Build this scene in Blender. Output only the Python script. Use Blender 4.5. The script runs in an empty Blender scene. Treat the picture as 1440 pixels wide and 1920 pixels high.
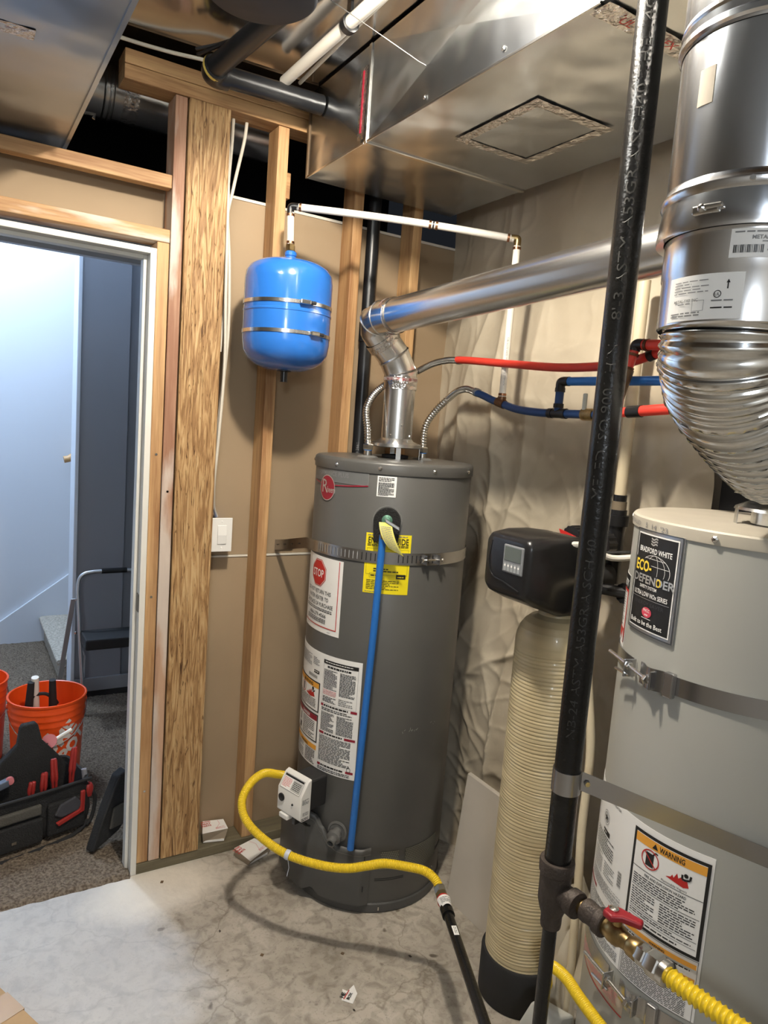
import bpy, bmesh, math, random
from mathutils import Vector, Matrix, noise
PI = math.pi
R_ = math.radians
random.seed(7)
SC = bpy.context.scene
COL = SC.collection

# ------------------------------------------------------------------ camera
F_PX, PITCH, ROLL, HEAD, CAM_H = 1336.0, R_(-7.0), R_(4.28), R_(31.7), 1.60
fw = Vector((math.sin(HEAD) * math.cos(PITCH), math.cos(HEAD) * math.cos(PITCH), math.sin(PITCH)))
r0 = Vector((math.cos(HEAD), -math.sin(HEAD), 0)); u0 = r0.cross(fw)
rt = r0 * math.cos(ROLL) + u0 * math.sin(ROLL)
up = -r0 * math.sin(ROLL) + u0 * math.cos(ROLL)
cd = bpy.data.cameras.new('camera'); cam = bpy.data.objects.new('camera', cd); COL.objects.link(cam)
cd.sensor_fit = 'VERTICAL'; cd.sensor_height = 36.0; cd.lens = F_PX / 1920 * 36.0
cd.clip_start = 0.05; cd.clip_end = 50
cam.matrix_world = Matrix(((rt.x, up.x, -fw.x, 0), (rt.y, up.y, -fw.y, 0), (rt.z, up.z, -fw.z, CAM_H), (0, 0, 0, 1)))
SC.camera = cam

# ------------------------------------------------------------------ world, lights, exposure
w = bpy.data.worlds.new('world'); SC.world = w; w.use_nodes = True
w.node_tree.nodes['Background'].inputs[0].default_value = (0.30, 0.34, 0.42, 1)
w.node_tree.nodes['Background'].inputs[1].default_value = 0.02
def lamp(name, loc, energy, col, radius):
    l = bpy.data.lights.new(name, 'POINT'); l.energy = energy; l.color = col; l.shadow_soft_size = radius
    o = bpy.data.objects.new(name, l); o.location = loc; COL.objects.link(o); return o
lamp('bulb_light', (0.64, 1.20, 2.56), 64, (1.0, 0.90, 0.755), 0.045)         # bare bulb between the ducts
lamp('back_fill_light', (-0.85, -1.50, 2.10), 46, (0.86, 0.93, 1.0), 0.16)     # added cool fill behind the viewer, set to put a glint on the vent
lamp('stair_light', (0.0, 4.45, 3.25), 80, (0.68, 0.83, 1.0), 0.12)          # cool lamp over the stairs
vs = SC.view_settings
vs.view_transform = 'Standard'; vs.look = 'None'; vs.gamma = 1.0; vs.exposure = 0.78
vs.use_curve_mapping = False

# ------------------------------------------------------------------ materials
MATS = {}
def mat(name, col=(.5, .5, .5), rough=.5, metal=0., var=0., vscale=6., vcol=None, bump=0., bscale=60., stretch=(1, 1, 1),
        spec=.5, coat=0., trans=0., rvar=0.):
    if name in MATS: return MATS[name]
    m = bpy.data.materials.new(name); m.use_nodes = True; MATS[name] = m
    nt = m.node_tree; b = nt.nodes['Principled BSDF']
    b.inputs['Base Color'].default_value = (*col, 1); b.inputs['Roughness'].default_value = rough
    b.inputs['Metallic'].default_value = metal; b.inputs['Specular IOR Level'].default_value = spec
    b.inputs['Coat Weight'].default_value = coat; b.inputs['Transmission Weight'].default_value = trans
    if var or bump or rvar:
        tc = nt.nodes.new('ShaderNodeTexCoord'); mp = nt.nodes.new('ShaderNodeMapping')
        mp.inputs['Scale'].default_value = stretch; nt.links.new(tc.outputs['Object'], mp.inputs[0])
    if var or rvar:
        n = nt.nodes.new('ShaderNodeTexNoise'); n.inputs['Scale'].default_value = vscale; n.inputs['Detail'].default_value = 5
        nt.links.new(mp.outputs[0], n.inputs[0])
        rp = nt.nodes.new('ShaderNodeValToRGB'); rp.color_ramp.elements[0].position = .35; rp.color_ramp.elements[1].position = .68
        nt.links.new(n.outputs['Fac'], rp.inputs[0])
        c2 = vcol or tuple(c * (1 - var) for c in col)
        rp.color_ramp.elements[0].color = (*c2, 1); rp.color_ramp.elements[1].color = (*col, 1)
        if var: nt.links.new(rp.outputs[0], b.inputs['Base Color'])
        if rvar:
            mr = nt.nodes.new('ShaderNodeMapRange'); nt.links.new(n.outputs['Fac'], mr.inputs[0])
            mr.inputs[3].default_value = max(.02, rough - rvar); mr.inputs[4].default_value = rough + rvar
            nt.links.new(mr.outputs[0], b.inputs['Roughness'])
    if bump:
        n2 = nt.nodes.new('ShaderNodeTexNoise'); n2.inputs['Scale'].default_value = bscale; n2.inputs['Detail'].default_value = 4
        nt.links.new(mp.outputs[0], n2.inputs[0])
        bp = nt.nodes.new('ShaderNodeBump'); bp.inputs['Strength'].default_value = min(1, bump); bp.inputs['Distance'].default_value = .01
        nt.links.new(n2.outputs['Fac'], bp.inputs['Height']); nt.links.new(bp.outputs[0], b.inputs['Normal'])
    return m

def wood(name, c0, c1, scale=22, axis='Z', knots=True, rough=.62, contrast=1.0):
    m = bpy.data.materials.new(name); m.use_nodes = True; MATS[name] = m
    nt = m.node_tree; b = nt.nodes['Principled BSDF']; b.inputs['Roughness'].default_value = rough
    tc = nt.nodes.new('ShaderNodeTexCoord'); mp = nt.nodes.new('ShaderNodeMapping'); nt.links.new(tc.outputs['Object'], mp.inputs[0])
    s = [1, 1, 1]; s['XYZ'.index(axis)] = .06; mp.inputs['Scale'].default_value = s
    n = nt.nodes.new('ShaderNodeTexNoise'); n.inputs['Scale'].default_value = scale; n.inputs['Detail'].default_value = 6
    n.inputs['Distortion'].default_value = .6; nt.links.new(mp.outputs[0], n.inputs[0])
    n2 = nt.nodes.new('ShaderNodeTexNoise'); n2.inputs['Scale'].default_value = scale * 9; n2.inputs['Detail'].default_value = 2
    nt.links.new(mp.outputs[0], n2.inputs[0])
    mx = nt.nodes.new('ShaderNodeMath'); mx.operation = 'MULTIPLY_ADD'; mx.inputs[1].default_value = .35
    nt.links.new(n2.outputs['Fac'], mx.inputs[0]); nt.links.new(n.outputs['Fac'], mx.inputs[2])
    rp = nt.nodes.new('ShaderNodeValToRGB'); rp.color_ramp.elements[0].position = .5; rp.color_ramp.elements[1].position = .82
    rp.color_ramp.elements[0].color = (*c0, 1); rp.color_ramp.elements[1].color = (*c1, 1); nt.links.new(mx.outputs[0], rp.inputs[0])
    last = rp.outputs[0]
    if knots:
        mp2 = nt.nodes.new('ShaderNodeMapping'); s2 = [1, 1, 1]; s2['XYZ'.index(axis)] = .45; mp2.inputs['Scale'].default_value = s2
        nt.links.new(tc.outputs['Object'], mp2.inputs[0])
        v = nt.nodes.new('ShaderNodeTexVoronoi'); v.inputs['Scale'].default_value = 5.5; nt.links.new(mp2.outputs[0], v.inputs[0])
        r2 = nt.nodes.new('ShaderNodeValToRGB'); r2.color_ramp.elements[0].position = .035; r2.color_ramp.elements[1].position = .085
        r2.color_ramp.elements[0].color = (.35, .35, .35, 1); r2.color_ramp.elements[1].color = (1, 1, 1, 1)
        nt.links.new(v.outputs['Distance'], r2.inputs[0])
        mm = nt.nodes.new('ShaderNodeMix'); mm.data_type = 'RGBA'; mm.blend_type = 'MULTIPLY'; mm.inputs[0].default_value = 1
        nt.links.new(last, mm.inputs[6]); nt.links.new(r2.outputs[0], mm.inputs[7]); last = mm.outputs[2]
    nt.links.new(last, b.inputs['Base Color'])
    bp = nt.nodes.new('ShaderNodeBump'); bp.inputs['Strength'].default_value = .25 * contrast; bp.inputs['Distance'].default_value = .004
    nt.links.new(mx.outputs[0], bp.inputs['Height']); nt.links.new(bp.outputs[0], b.inputs['Normal'])
    return m
M_STUD = wood('pine_stud', (.30, .15, .06), (.56, .35, .165), 20)
M_STUDX = wood('pine_plank', (.30, .15, .06), (.56, .35, .165), 20, axis='X')
M_STUDR = wood('reddish_stud', (.27, .13, .075), (.50, .32, .21), 14)
M_HEADER = wood('smeared_header', (.30, .15, .06), (.56, .35, .165), 20, axis='X')
def smear(m, sc, ax, p0, p1):
    nt = m.node_tree; b = nt.nodes['Principled BSDF']; src = b.inputs['Base Color'].links[0].from_socket
    tc = nt.nodes.new('ShaderNodeTexCoord'); mp = nt.nodes.new('ShaderNodeMapping'); q = [1, 1, 1]; q['XYZ'.index(ax)] = .22; mp.inputs['Scale'].default_value = q
    nt.links.new(tc.outputs['Object'], mp.inputs[0]); n = nt.nodes.new('ShaderNodeTexNoise'); n.inputs['Scale'].default_value = sc; n.inputs['Detail'].default_value = 8; nt.links.new(mp.outputs[0], n.inputs[0])
    r = nt.nodes.new('ShaderNodeMapRange'); r.inputs[1].default_value = p0; r.inputs[2].default_value = p1; r.inputs[4].default_value = .75; nt.links.new(n.outputs['Fac'], r.inputs[0])
    x = nt.nodes.new('ShaderNodeMix'); x.data_type = 'RGBA'; nt.links.new(r.outputs[0], x.inputs[0]); nt.links.new(src, x.inputs[6]); x.inputs[7].default_value = (.62, .56, .50, 1); nt.links.new(x.outputs[2], b.inputs['Base Color'])
smear(M_STUDR, 11, 'Z', .49, .60); smear(M_HEADER, 12, 'X', .52, .62)
M_SILL = wood('treated_sill', (.07, .06, .035), (.17, .145, .09), 16, axis='X', knots=False)

def psl():
    m = bpy.data.materials.new('strand_lumber'); m.use_nodes = True; nt = m.node_tree; b = nt.nodes['Principled BSDF']
    b.inputs['Roughness'].default_value = .6
    tc = nt.nodes.new('ShaderNodeTexCoord'); mp = nt.nodes.new('ShaderNodeMapping'); mp.inputs['Scale'].default_value = (1, 1, .075)
    nt.links.new(tc.outputs['Object'], mp.inputs[0])
    n = nt.nodes.new('ShaderNodeTexNoise'); n.inputs['Scale'].default_value = 42; n.inputs['Detail'].default_value = 9; n.inputs['Distortion'].default_value = 3.4
    nt.links.new(mp.outputs[0], n.inputs[0])
    rp = nt.nodes.new('ShaderNodeValToRGB'); e = rp.color_ramp.elements
    e[0].position = .32; e[0].color = (.22, .115, .042, 1); e[1].position = .68; e[1].color = (.52, .36, .18, 1)
    k = e.new(.44); k.color = (.30, .165, .065, 1); k = e.new(.53); k.color = (.42, .255, .11, 1)
    nt.links.new(n.outputs['Fac'], rp.inputs[0])
    mp2 = nt.nodes.new('ShaderNodeMapping'); mp2.inputs['Scale'].default_value = (1, 1, .11); mp2.inputs['Rotation'].default_value = (0, .05, 0)
    nt.links.new(tc.outputs['Object'], mp2.inputs[0])
    v = nt.nodes.new('ShaderNodeTexNoise'); v.inputs['Scale'].default_value = 80; v.inputs['Detail'].default_value = 4; v.inputs['Distortion'].default_value = 3.0
    nt.links.new(mp2.outputs[0], v.inputs[0])
    r2 = nt.nodes.new('ShaderNodeValToRGB'); r2.color_ramp.elements[0].position = .31; r2.color_ramp.elements[1].position = .41
    r2.color_ramp.elements[0].color = (.34, .27, .21, 1); r2.color_ramp.elements[1].color = (1, 1, 1, 1)
    nt.links.new(v.outputs['Fac'], r2.inputs[0])
    mm = nt.nodes.new('ShaderNodeMix'); mm.data_type = 'RGBA'; mm.blend_type = 'MULTIPLY'; mm.inputs[0].default_value = 1
    nt.links.new(rp.outputs[0], mm.inputs[6]); nt.links.new(r2.outputs[0], mm.inputs[7]); nt.links.new(mm.outputs[2], b.inputs['Base Color'])
    ad = nt.nodes.new('ShaderNodeMath'); ad.operation = 'ADD'; nt.links.new(n.outputs['Fac'], ad.inputs[0]); nt.links.new(r2.outputs[0], ad.inputs[1])
    bp = nt.nodes.new('ShaderNodeBump'); bp.inputs['Strength'].default_value = .55; bp.inputs['Distance'].default_value = .006
    nt.links.new(ad.outputs[0], bp.inputs['Height']); nt.links.new(bp.outputs[0], b.inputs['Normal'])
    return m
M_PSL = psl()

def concrete():
    m = bpy.data.materials.new('concrete_floor'); m.use_nodes = True; nt = m.node_tree; b = nt.nodes['Principled BSDF']
    tc = nt.nodes.new('ShaderNodeTexCoord')
    def nz(scale, det, dist=0):
        n = nt.nodes.new('ShaderNodeTexNoise'); n.inputs['Scale'].default_value = scale; n.inputs['Detail'].default_value = det
        n.inputs['Distortion'].default_value = dist; nt.links.new(tc.outputs['Object'], n.inputs[0]); return n.outputs['Fac']
    def ramp(src, p0, c0, p1, c1):
        r = nt.nodes.new('ShaderNodeValToRGB'); r.color_ramp.elements[0].position = p0; r.color_ramp.elements[1].position = p1
        r.color_ramp.elements[0].color = (*c0, 1); r.color_ramp.elements[1].color = (*c1, 1); nt.links.new(src, r.inputs[0]); return r.outputs[0]
    def mix(a, c, fac=None, mode='MULTIPLY', f=1.0):
        x = nt.nodes.new('ShaderNodeMix'); x.data_type = 'RGBA'; x.blend_type = mode; x.inputs[0].default_value = f
        if fac is not None: nt.links.new(fac, x.inputs[0])
        for k, s in ((6, a), (7, c)):
            if isinstance(s, tuple): x.inputs[k].default_value = (*s, 1)
            else: nt.links.new(s, x.inputs[k])
        return x.outputs[2]
    base = ramp(nz(3.2, 9, .4), .3, (.31, .275, .225), .72, (.53, .485, .415))
    c = mix(base, ramp(nz(26, 6, .8), .34, (.66, .65, .63), .56, (1, 1, 1)))
    c = mix(c, ramp(nz(120, 3), .28, (.7, .69, .68), .42, (1, 1, 1)))
    spots = ramp(nz(17, 1, 0), .235, (.34, .31, .28), .275, (1, 1, 1)); c = mix(c, spots)
    # crack network
    v = nt.nodes.new('ShaderNodeTexVoronoi'); v.feature = 'DISTANCE_TO_EDGE'; v.inputs['Scale'].default_value = 3.1
    nd = nt.nodes.new('ShaderNodeTexNoise'); nd.inputs['Scale'].default_value = 5; nd.inputs['Detail'].default_value = 5; nt.links.new(tc.outputs['Object'], nd.inputs[0])
    va = nt.nodes.new('ShaderNodeMix'); va.data_type = 'VECTOR'; va.inputs[0].default_value = .22
    nt.links.new(tc.outputs['Object'], va.inputs[4]); nt.links.new(nd.outputs['Color'], va.inputs[5]); nt.links.new(va.outputs[1], v.inputs[0])
    c = mix(c, ramp(v.outputs['Distance'], .002, (.72, .7, .67), .012, (1, 1, 1)))
    # bluish blob: doorway light painted into the colour; cream dust at the jamb foot
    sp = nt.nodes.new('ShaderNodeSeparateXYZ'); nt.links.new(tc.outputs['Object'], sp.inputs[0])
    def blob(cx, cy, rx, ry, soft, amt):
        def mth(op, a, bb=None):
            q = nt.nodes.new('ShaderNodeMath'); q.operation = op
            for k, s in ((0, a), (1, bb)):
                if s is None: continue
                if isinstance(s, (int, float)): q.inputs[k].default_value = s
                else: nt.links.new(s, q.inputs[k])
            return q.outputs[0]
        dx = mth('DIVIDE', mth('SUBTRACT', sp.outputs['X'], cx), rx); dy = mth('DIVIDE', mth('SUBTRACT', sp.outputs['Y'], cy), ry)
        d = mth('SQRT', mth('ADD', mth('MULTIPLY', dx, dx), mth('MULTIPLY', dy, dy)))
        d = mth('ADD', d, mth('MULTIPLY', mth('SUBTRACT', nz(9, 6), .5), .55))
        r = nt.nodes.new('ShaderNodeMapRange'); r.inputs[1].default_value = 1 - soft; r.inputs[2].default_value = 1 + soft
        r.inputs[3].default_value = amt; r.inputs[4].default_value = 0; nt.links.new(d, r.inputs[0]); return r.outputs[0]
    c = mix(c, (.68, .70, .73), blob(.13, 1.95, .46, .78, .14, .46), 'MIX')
    c = mix(c, (.80, .75, .66), blob(.60, 2.24, .20, .13, .40, .80), 'MIX')
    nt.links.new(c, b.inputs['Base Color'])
    r = nt.nodes.new('ShaderNodeMapRange'); nt.links.new(nz(14, 5), r.inputs[0]); r.inputs[3].default_value = .45; r.inputs[4].default_value = .8
    nt.links.new(r.outputs[0], b.inputs['Roughness'])
    bp = nt.nodes.new('ShaderNodeBump'); bp.inputs['Strength'].default_value = .3; bp.inputs['Distance'].default_value = .006
    nt.links.new(nz(45, 8), bp.inputs['Height']); nt.links.new(bp.outputs[0], b.inputs['Normal'])
    return m
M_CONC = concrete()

def galv(name, col=(.62, .63, .62), rough=.3, spangle=.12, vs=70, dirt=.25, bump=.05):
    m = bpy.data.materials.new(name); m.use_nodes = True; MATS[name] = m; nt = m.node_tree; b = nt.nodes['Principled BSDF']
    b.inputs['Metallic'].default_value = 1
    tc = nt.nodes.new('ShaderNodeTexCoord')
    v = nt.nodes.new('ShaderNodeTexVoronoi'); v.inputs['Scale'].default_value = vs; nt.links.new(tc.outputs['Object'], v.inputs[0])
    n = nt.nodes.new('ShaderNodeTexNoise'); n.inputs['Scale'].default_value = 4; n.inputs['Detail'].default_value = 2; nt.links.new(tc.outputs['Object'], n.inputs[0])
    hs = nt.nodes.new('ShaderNodeSeparateColor'); nt.links.new(v.outputs['Color'], hs.inputs[0])
    r = nt.nodes.new('ShaderNodeMapRange'); nt.links.new(hs.outputs[0], r.inputs[0]); r.inputs[3].default_value = max(.03, rough - spangle); r.inputs[4].default_value = rough + spangle
    ad = nt.nodes.new('ShaderNodeMath'); ad.operation = 'MULTIPLY_ADD'; ad.inputs[1].default_value = .10; nt.links.new(n.outputs['Fac'], ad.inputs[0]); nt.links.new(r.outputs[0], ad.inputs[2])
    sb = nt.nodes.new('ShaderNodeMath'); sb.operation = 'SUBTRACT'; sb.inputs[1].default_value = .05; nt.links.new(ad.outputs[0], sb.inputs[0])
    if spangle > .02: nt.links.new(sb.outputs[0], b.inputs['Roughness'])
    else: b.inputs['Roughness'].default_value = rough
    rp = nt.nodes.new('ShaderNodeValToRGB'); rp.color_ramp.elements[0].position = .3; rp.color_ramp.elements[1].position = .7
    rp.color_ramp.elements[0].color = (*[c * (1 - dirt) for c in col], 1); rp.color_ramp.elements[1].color = (*col, 1)
    nt.links.new(n.outputs['Fac'], rp.inputs[0]); nt.links.new(rp.outputs[0], b.inputs['Base Color'])
    if bump:
        n3 = nt.nodes.new('ShaderNodeTexNoise'); n3.inputs['Scale'].default_value = 3.5; n3.inputs['Detail'].default_value = 2; nt.links.new(tc.outputs['Object'], n3.inputs[0])
        bp = nt.nodes.new('ShaderNodeBump'); bp.inputs['Strength'].default_value = bump; bp.inputs['Distance'].default_value = .1
        nt.links.new(n3.outputs['Fac'], bp.inputs['Height']); nt.links.new(bp.outputs[0], b.inputs['Normal'])
    return m
M_DUCT = galv('duct_steel', (.60, .63, .66), .25, .01, 150, .16, .22)
M_PAN = galv('pan_steel', (.70, .70, .71), .16, .006, 100, .10, .06)
M_GALV = galv('galvanised_steel', (.74, .75, .75), .26, .01, 160, .08, .03)
M_FLUE = galv('flue_steel', (.80, .80, .79), .26, .006, 170, .06, .0)
M_VENT = galv('vent_steel', (.82, .83, .85), .20, .006, 170, .05, .02)
M_ALU = galv('flex_aluminium', (.88, .88, .86), .16, .01, 90, .05, 0)
M_STEEL = mat('bright_steel', (.70, .69, .66), .22, 1.0)
M_STRAP = galv('strap_steel', (.50, .50, .51), .27, .005, 200, .06, 0)
M_RETURN = galv('return_steel', (.38, .42, .47), .28, .006, 150, .12, .16)
M_BRASS = mat('brass', (.52, .37, .17), .36, 1.0, var=.5, vscale=45)
M_COPPER = mat('copper_ring', (.45, .22, .12), .35, 1.0, var=.4, vscale=80)
M_IRON = mat('black_iron', (.010, .0098, .0095), .25, 0, var=.4, vscale=30, bump=.12, bscale=140, spec=.42)
M_CAST = mat('malleable_iron', (.075, .058, .048), .55, .3, var=.35, vscale=25, bump=.3, bscale=160)
M_ABS = mat('black_abs', (.012, .013, .015), .33, spec=.5)
M_BLACK = mat('black_plastic', (.012, .012, .013), .28, spec=.5)
M_MATTE = mat('black_matte', (.015, .015, .016), .75)
M_FOAM = mat('black_foam', (.012, .012, .012), .95, bump=.8, bscale=300)
M_BLUE = mat('blue_enamel', (.022, .145, .52), .20, coat=.5)
M_WPEX = mat('white_pex', (.78, .75, .68), .35)
M_RPEX = mat('red_pex', (.62, .045, .03), .33)
M_BPEX = mat('blue_pex', (.02, .15, .50), .33)
M_BPEXD = mat('dark_blue_pex', (.012, .05, .17), .36)
M_CREAM = mat('cream_pvc', (.66, .57, .40), .38)
M_YEL = mat('yellow_coat', (.78, .55, .02), .32)
M_H1 = mat('heater_grey', (.088, .087, .082), .36, spec=.5, var=.06, vscale=3)
M_H1D = mat('heater_dark_grey', (.066, .066, .064), .42)
M_H2 = mat('heater_beige', (.395, .395, .36), .42, var=.05, vscale=3)
M_H2TOP = mat('heater_top', (.50, .46, .38), .5, var=.1, vscale=9)
M_PAPER = mat('paper_white', (.86, .85, .82), .45)
M_INK = mat('ink_black', (.012, .012, .012), .45)
M_INKG = mat('ink_grey', (.22, .22, .22), .5)
M_RED = mat('ink_red', (.50, .022, .018), .4)
M_VRED = mat('valve_red', (.28, .012, .02), .4)
M_MAROON = mat('ink_maroon', (.28, .012, .03), .4)
M_ORANGE = mat('ink_orange', (.82, .38, .05), .45)
M_YLAB = mat('label_yellow', (.85, .70, .01), .4)
M_PINK = mat('ink_pink', (.70, .30, .30), .5)
M_SILVER = mat('ink_silver', (.60, .60, .58), .3, .6)
M_WHITEP = mat('white_plastic', (.80, .79, .76), .35)
M_PAINT = mat('white_trim_paint', (.74, .73, .68), .4, var=.04, vscale=12)
M_GREYP = mat('grey_plastic', (.13, .13, .125), .42)
M_KRAFT = mat('drywall_kraft', (.34, .25, .155), .72, var=.13, vscale=2.2)
M_GYPS = mat('gypsum_edge', (.66, .62, .54), .8)
M_SHEETG = mat('drywall_grey', (.48, .44, .38), .75, var=.1, vscale=5)
M_DARK = mat('cavity_shade', (.008, .009, .012), .95)
M_JOIST = mat('old_joist', (.16, .10, .05), .75, var=.3, vscale=14)
M_TAN = mat('tank_fibreglass', (.62, .52, .32), .38, var=.14, vscale=9, stretch=(1, 1, 6), coat=.15)
M_ORANGEB = mat('orange_bucket', (.92, .095, .012), .32)
M_HWALL = mat('stairwell_paint', (.66, .70, .76), .7)
M_GWALL = mat('hall_grey_paint', (.26, .27, .30), .75)
M_CARD = mat('cardboard', (.50, .33, .17), .8, var=.1, vscale=20)
M_TAPE = mat('packing_tape', (.42, .25, .09), .3)
M_CANVAS = mat('black_canvas', (.016, .016, .017), .8, bump=.5, bscale=220)
M_CANVG = mat('grey_canvas', (.085, .08, .07), .8, bump=.4, bscale=220)
M_GRIP = mat('red_grip', (.36, .03, .025), .35)
M_ROMEX = mat('cable_white', (.60, .56, .48), .5)
M_OAK = mat('handrail_oak', (.60, .36, .16), .4)
M_GREEN = mat('patina_green', (.10, .22, .16), .5, .4)
M_SCREEN = mat('lcd_screen', (.10, .115, .10), .25)
M_FOIL = mat('foil_tape', (.72, .70, .68), .22, 1.0, bump=.9, bscale=45)
M_ALUL = mat('ladder_aluminium', (.60, .61, .63), .35, .9)
M_GLASS = mat('bulb_glass', (.9, .88, .8), .3)

# ------------------------------------------------------------------ mesh helpers
def V(*a): return Vector(a[0]) if len(a) == 1 else Vector(a)
def spline(pts, n=10):
    P = [V(p) for p in pts]; out = []
    for i in range(len(P) - 1):
        a = P[i - 1] if i else P[0] * 2 - P[1]; b, c = P[i], P[i + 1]; d = P[i + 2] if i + 2 < len(P) else c * 2 - b
        for k in range(n):
            t = k / n
            out.append(.5 * ((2 * b) + (c - a) * t + (2 * a - 5 * b + 4 * c - d) * t * t + (3 * b - a - 3 * c + d) * t ** 3))
    out.append(P[-1]); return out
def resample(pts, step):
    out = [pts[0].copy()]; acc = 0
    for a, b in zip(pts, pts[1:]):
        L = (b - a).length
        if L < 1e-9: continue
        t = step - acc
        while t <= L:
            out.append(a.lerp(b, t / L)); t += step
        acc = (acc + L) % step if L + acc >= step else acc + L
    return out
def arc(c, r, a0, a1, n, z):
    return [V(c[0] + r * math.cos(a0 + (a1 - a0) * i / n), c[1] + r * math.sin(a0 + (a1 - a0) * i / n), z) for i in range(n + 1)]

class MB:
    def __init__(s): s.v = []; s.f = []; s.mi = []
    def add(s, vs, fs, mi=0):
        o = len(s.v); s.v += [tuple(v) for v in vs]
        for f in fs: s.f.append(tuple(i + o for i in f)); s.mi.append(mi)
        return s
    def box(s, x0, x1, y0, y1, z0, z1, mi=0):
        return s.add([(x0, y0, z0), (x1, y0, z0), (x1, y1, z0), (x0, y1, z0), (x0, y0, z1), (x1, y0, z1), (x1, y1, z1), (x0, y1, z1)],
                     [(0, 3, 2, 1), (4, 5, 6, 7), (0, 1, 5, 4), (1, 2, 6, 5), (2, 3, 7, 6), (3, 0, 4, 7)], mi)
    def obox(s, c, X, Y, Z, hx, hy, hz, mi=0):
        c, X, Y, Z = V(c), V(X).normalized() * hx, V(Y).normalized() * hy, V(Z).normalized() * hz
        vs = [c + X * a + Y * b + Z * d for d in (-1, 1) for a, b in ((-1, -1), (1, -1), (1, 1), (-1, 1))]
        return s.add(vs, [(0, 3, 2, 1), (4, 5, 6, 7), (0, 1, 5, 4), (1, 2, 6, 5), (2, 3, 7, 6), (3, 0, 4, 7)], mi)
    def tube(s, pts, r, n=16, cap=True, mi=0, phase=0.0):
        P = [V(p) for p in pts]; m = len(P)
        rad = r if isinstance(r, (list, tuple)) else [r] * m
        T = []
        for i in range(m):
            t = (P[min(i + 1, m - 1)] - P[max(i - 1, 0)]); T.append(t.normalized() if t.length > 1e-9 else V(0, 0, 1))
        ref = V(0, 0, 1) if abs(T[0].z) < .9 else V(1, 0, 0)
        N = (ref - T[0] * ref.dot(T[0])).normalized(); vs = []
        for i in range(m):
            N = (N - T[i] * N.dot(T[i])).normalized(); B = T[i].cross(N)
            for k in range(n):
                a = 2 * PI * k / n + phase; vs.append(P[i] + (N * math.cos(a) + B * math.sin(a)) * rad[i])
        fs = [(i * n + k, i * n + (k + 1) % n, (i + 1) * n + (k + 1) % n, (i + 1) * n + k) for i in range(m - 1) for k in range(n)]
        if cap: fs += [tuple(range(n - 1, -1, -1)), tuple((m - 1) * n + k for k in range(n))]
        return s.add(vs, fs, mi)
    def lathe(s, prof, c=(0, 0, 0), n=32, axis=(0, 0, 1), mi=0, a0=0.0, a1=2 * PI, cap=True):
        c = V(c); Z = V(axis).normalized(); ref = V(1, 0, 0) if abs(Z.x) < .9 else V(0, 1, 0)
        X = (ref - Z * ref.dot(Z)).normalized(); Y = Z.cross(X); full = abs(a1 - a0 - 2 * PI) < 1e-6; k_ = n if full else n + 1
        vs = [c + (X * math.cos(a0 + (a1 - a0) * k / n) + Y * math.sin(a0 + (a1 - a0) * k / n)) * r + Z * z for r, z in prof for k in range(k_)]
        fs = []
        for i in range(len(prof) - 1):
            for k in range(n):
                k2 = (k + 1) % k_; fs.append((i * k_ + k, i * k_ + k2, (i + 1) * k_ + k2, (i + 1) * k_ + k))
        if cap and full: fs += [tuple(range(k_ - 1, -1, -1)), tuple((len(prof) - 1) * k_ + k for k in range(k_))]
        return s.add(vs, fs, mi)
    def prism(s, poly, vec, mi=0):
        n = len(poly); a = [V(p) for p in poly]; b = [p + V(vec) for p in a]
        return s.add(a + b, [tuple(range(n - 1, -1, -1)), tuple(range(n, 2 * n))] + [(i, (i + 1) % n, n + (i + 1) % n, n + i) for i in range(n)], mi)
    def grid(s, fn, nu, nv, mi=0):
        vs = [fn(i / nu, j / nv) for j in range(nv + 1) for i in range(nu + 1)]
        return s.add(vs, [(j * (nu + 1) + i, j * (nu + 1) + i + 1, (j + 1) * (nu + 1) + i + 1, (j + 1) * (nu + 1) + i) for j in range(nv) for i in range(nu)], mi)
    def band(s, pts, h, t=.0016, mi=0, Z=(0, 0, 1), closed=False):
        """flat strap standing on edge: follows pts, height h along Z, thickness t"""
        P = [V(p) for p in pts]; Zv = V(Z); m = len(P); vs = []
        for i in range(m):
            T = (P[min(i + 1, m - 1)] - P[max(i - 1, 0)]).normalized(); N = T.cross(Zv).normalized()
            vs += [P[i] + N * t / 2 - Zv * h / 2, P[i] + N * t / 2 + Zv * h / 2, P[i] - N * t / 2 + Zv * h / 2, P[i] - N * t / 2 - Zv * h / 2]
        fs = [(i * 4 + k, i * 4 + (k + 1) % 4, (i + 1) * 4 + (k + 1) % 4, (i + 1) * 4 + k) for i in range(m - 1) for k in range(4)]
        fs += [(3, 2, 1, 0), tuple((m - 1) * 4 + k for k in range(4))]
        return s.add(vs, fs, mi)
    def build(s, name, mats, parent=None, smooth=35, bevel=0, seg=2, fix=True):
        me = bpy.data.meshes.new(name); me.from_pydata(s.v, [], s.f)
        if not isinstance(mats, (list, tuple)): mats = [mats]
        for m in mats: me.materials.append(m)
        if len(mats) > 1: me.polygons.foreach_set('material_index', s.mi)
        if fix:
            bm = bmesh.new(); bm.from_mesh(me); bmesh.ops.recalc_face_normals(bm, faces=bm.faces); bm.to_mesh(me); bm.free()
        me.update()
        if smooth: me.shade_smooth(); me.set_sharp_from_angle(angle=R_(smooth))
        o = bpy.data.objects.new(name, me); COL.objects.link(o)
        if bevel:
            b = o.modifiers.new('bevel', 'BEVEL'); b.width = bevel; b.segments = seg; b.limit_method = 'ANGLE'; b.angle_limit = R_(40)
            b.harden_normals = False
        if parent is not None: put(o, parent)
        return o
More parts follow.
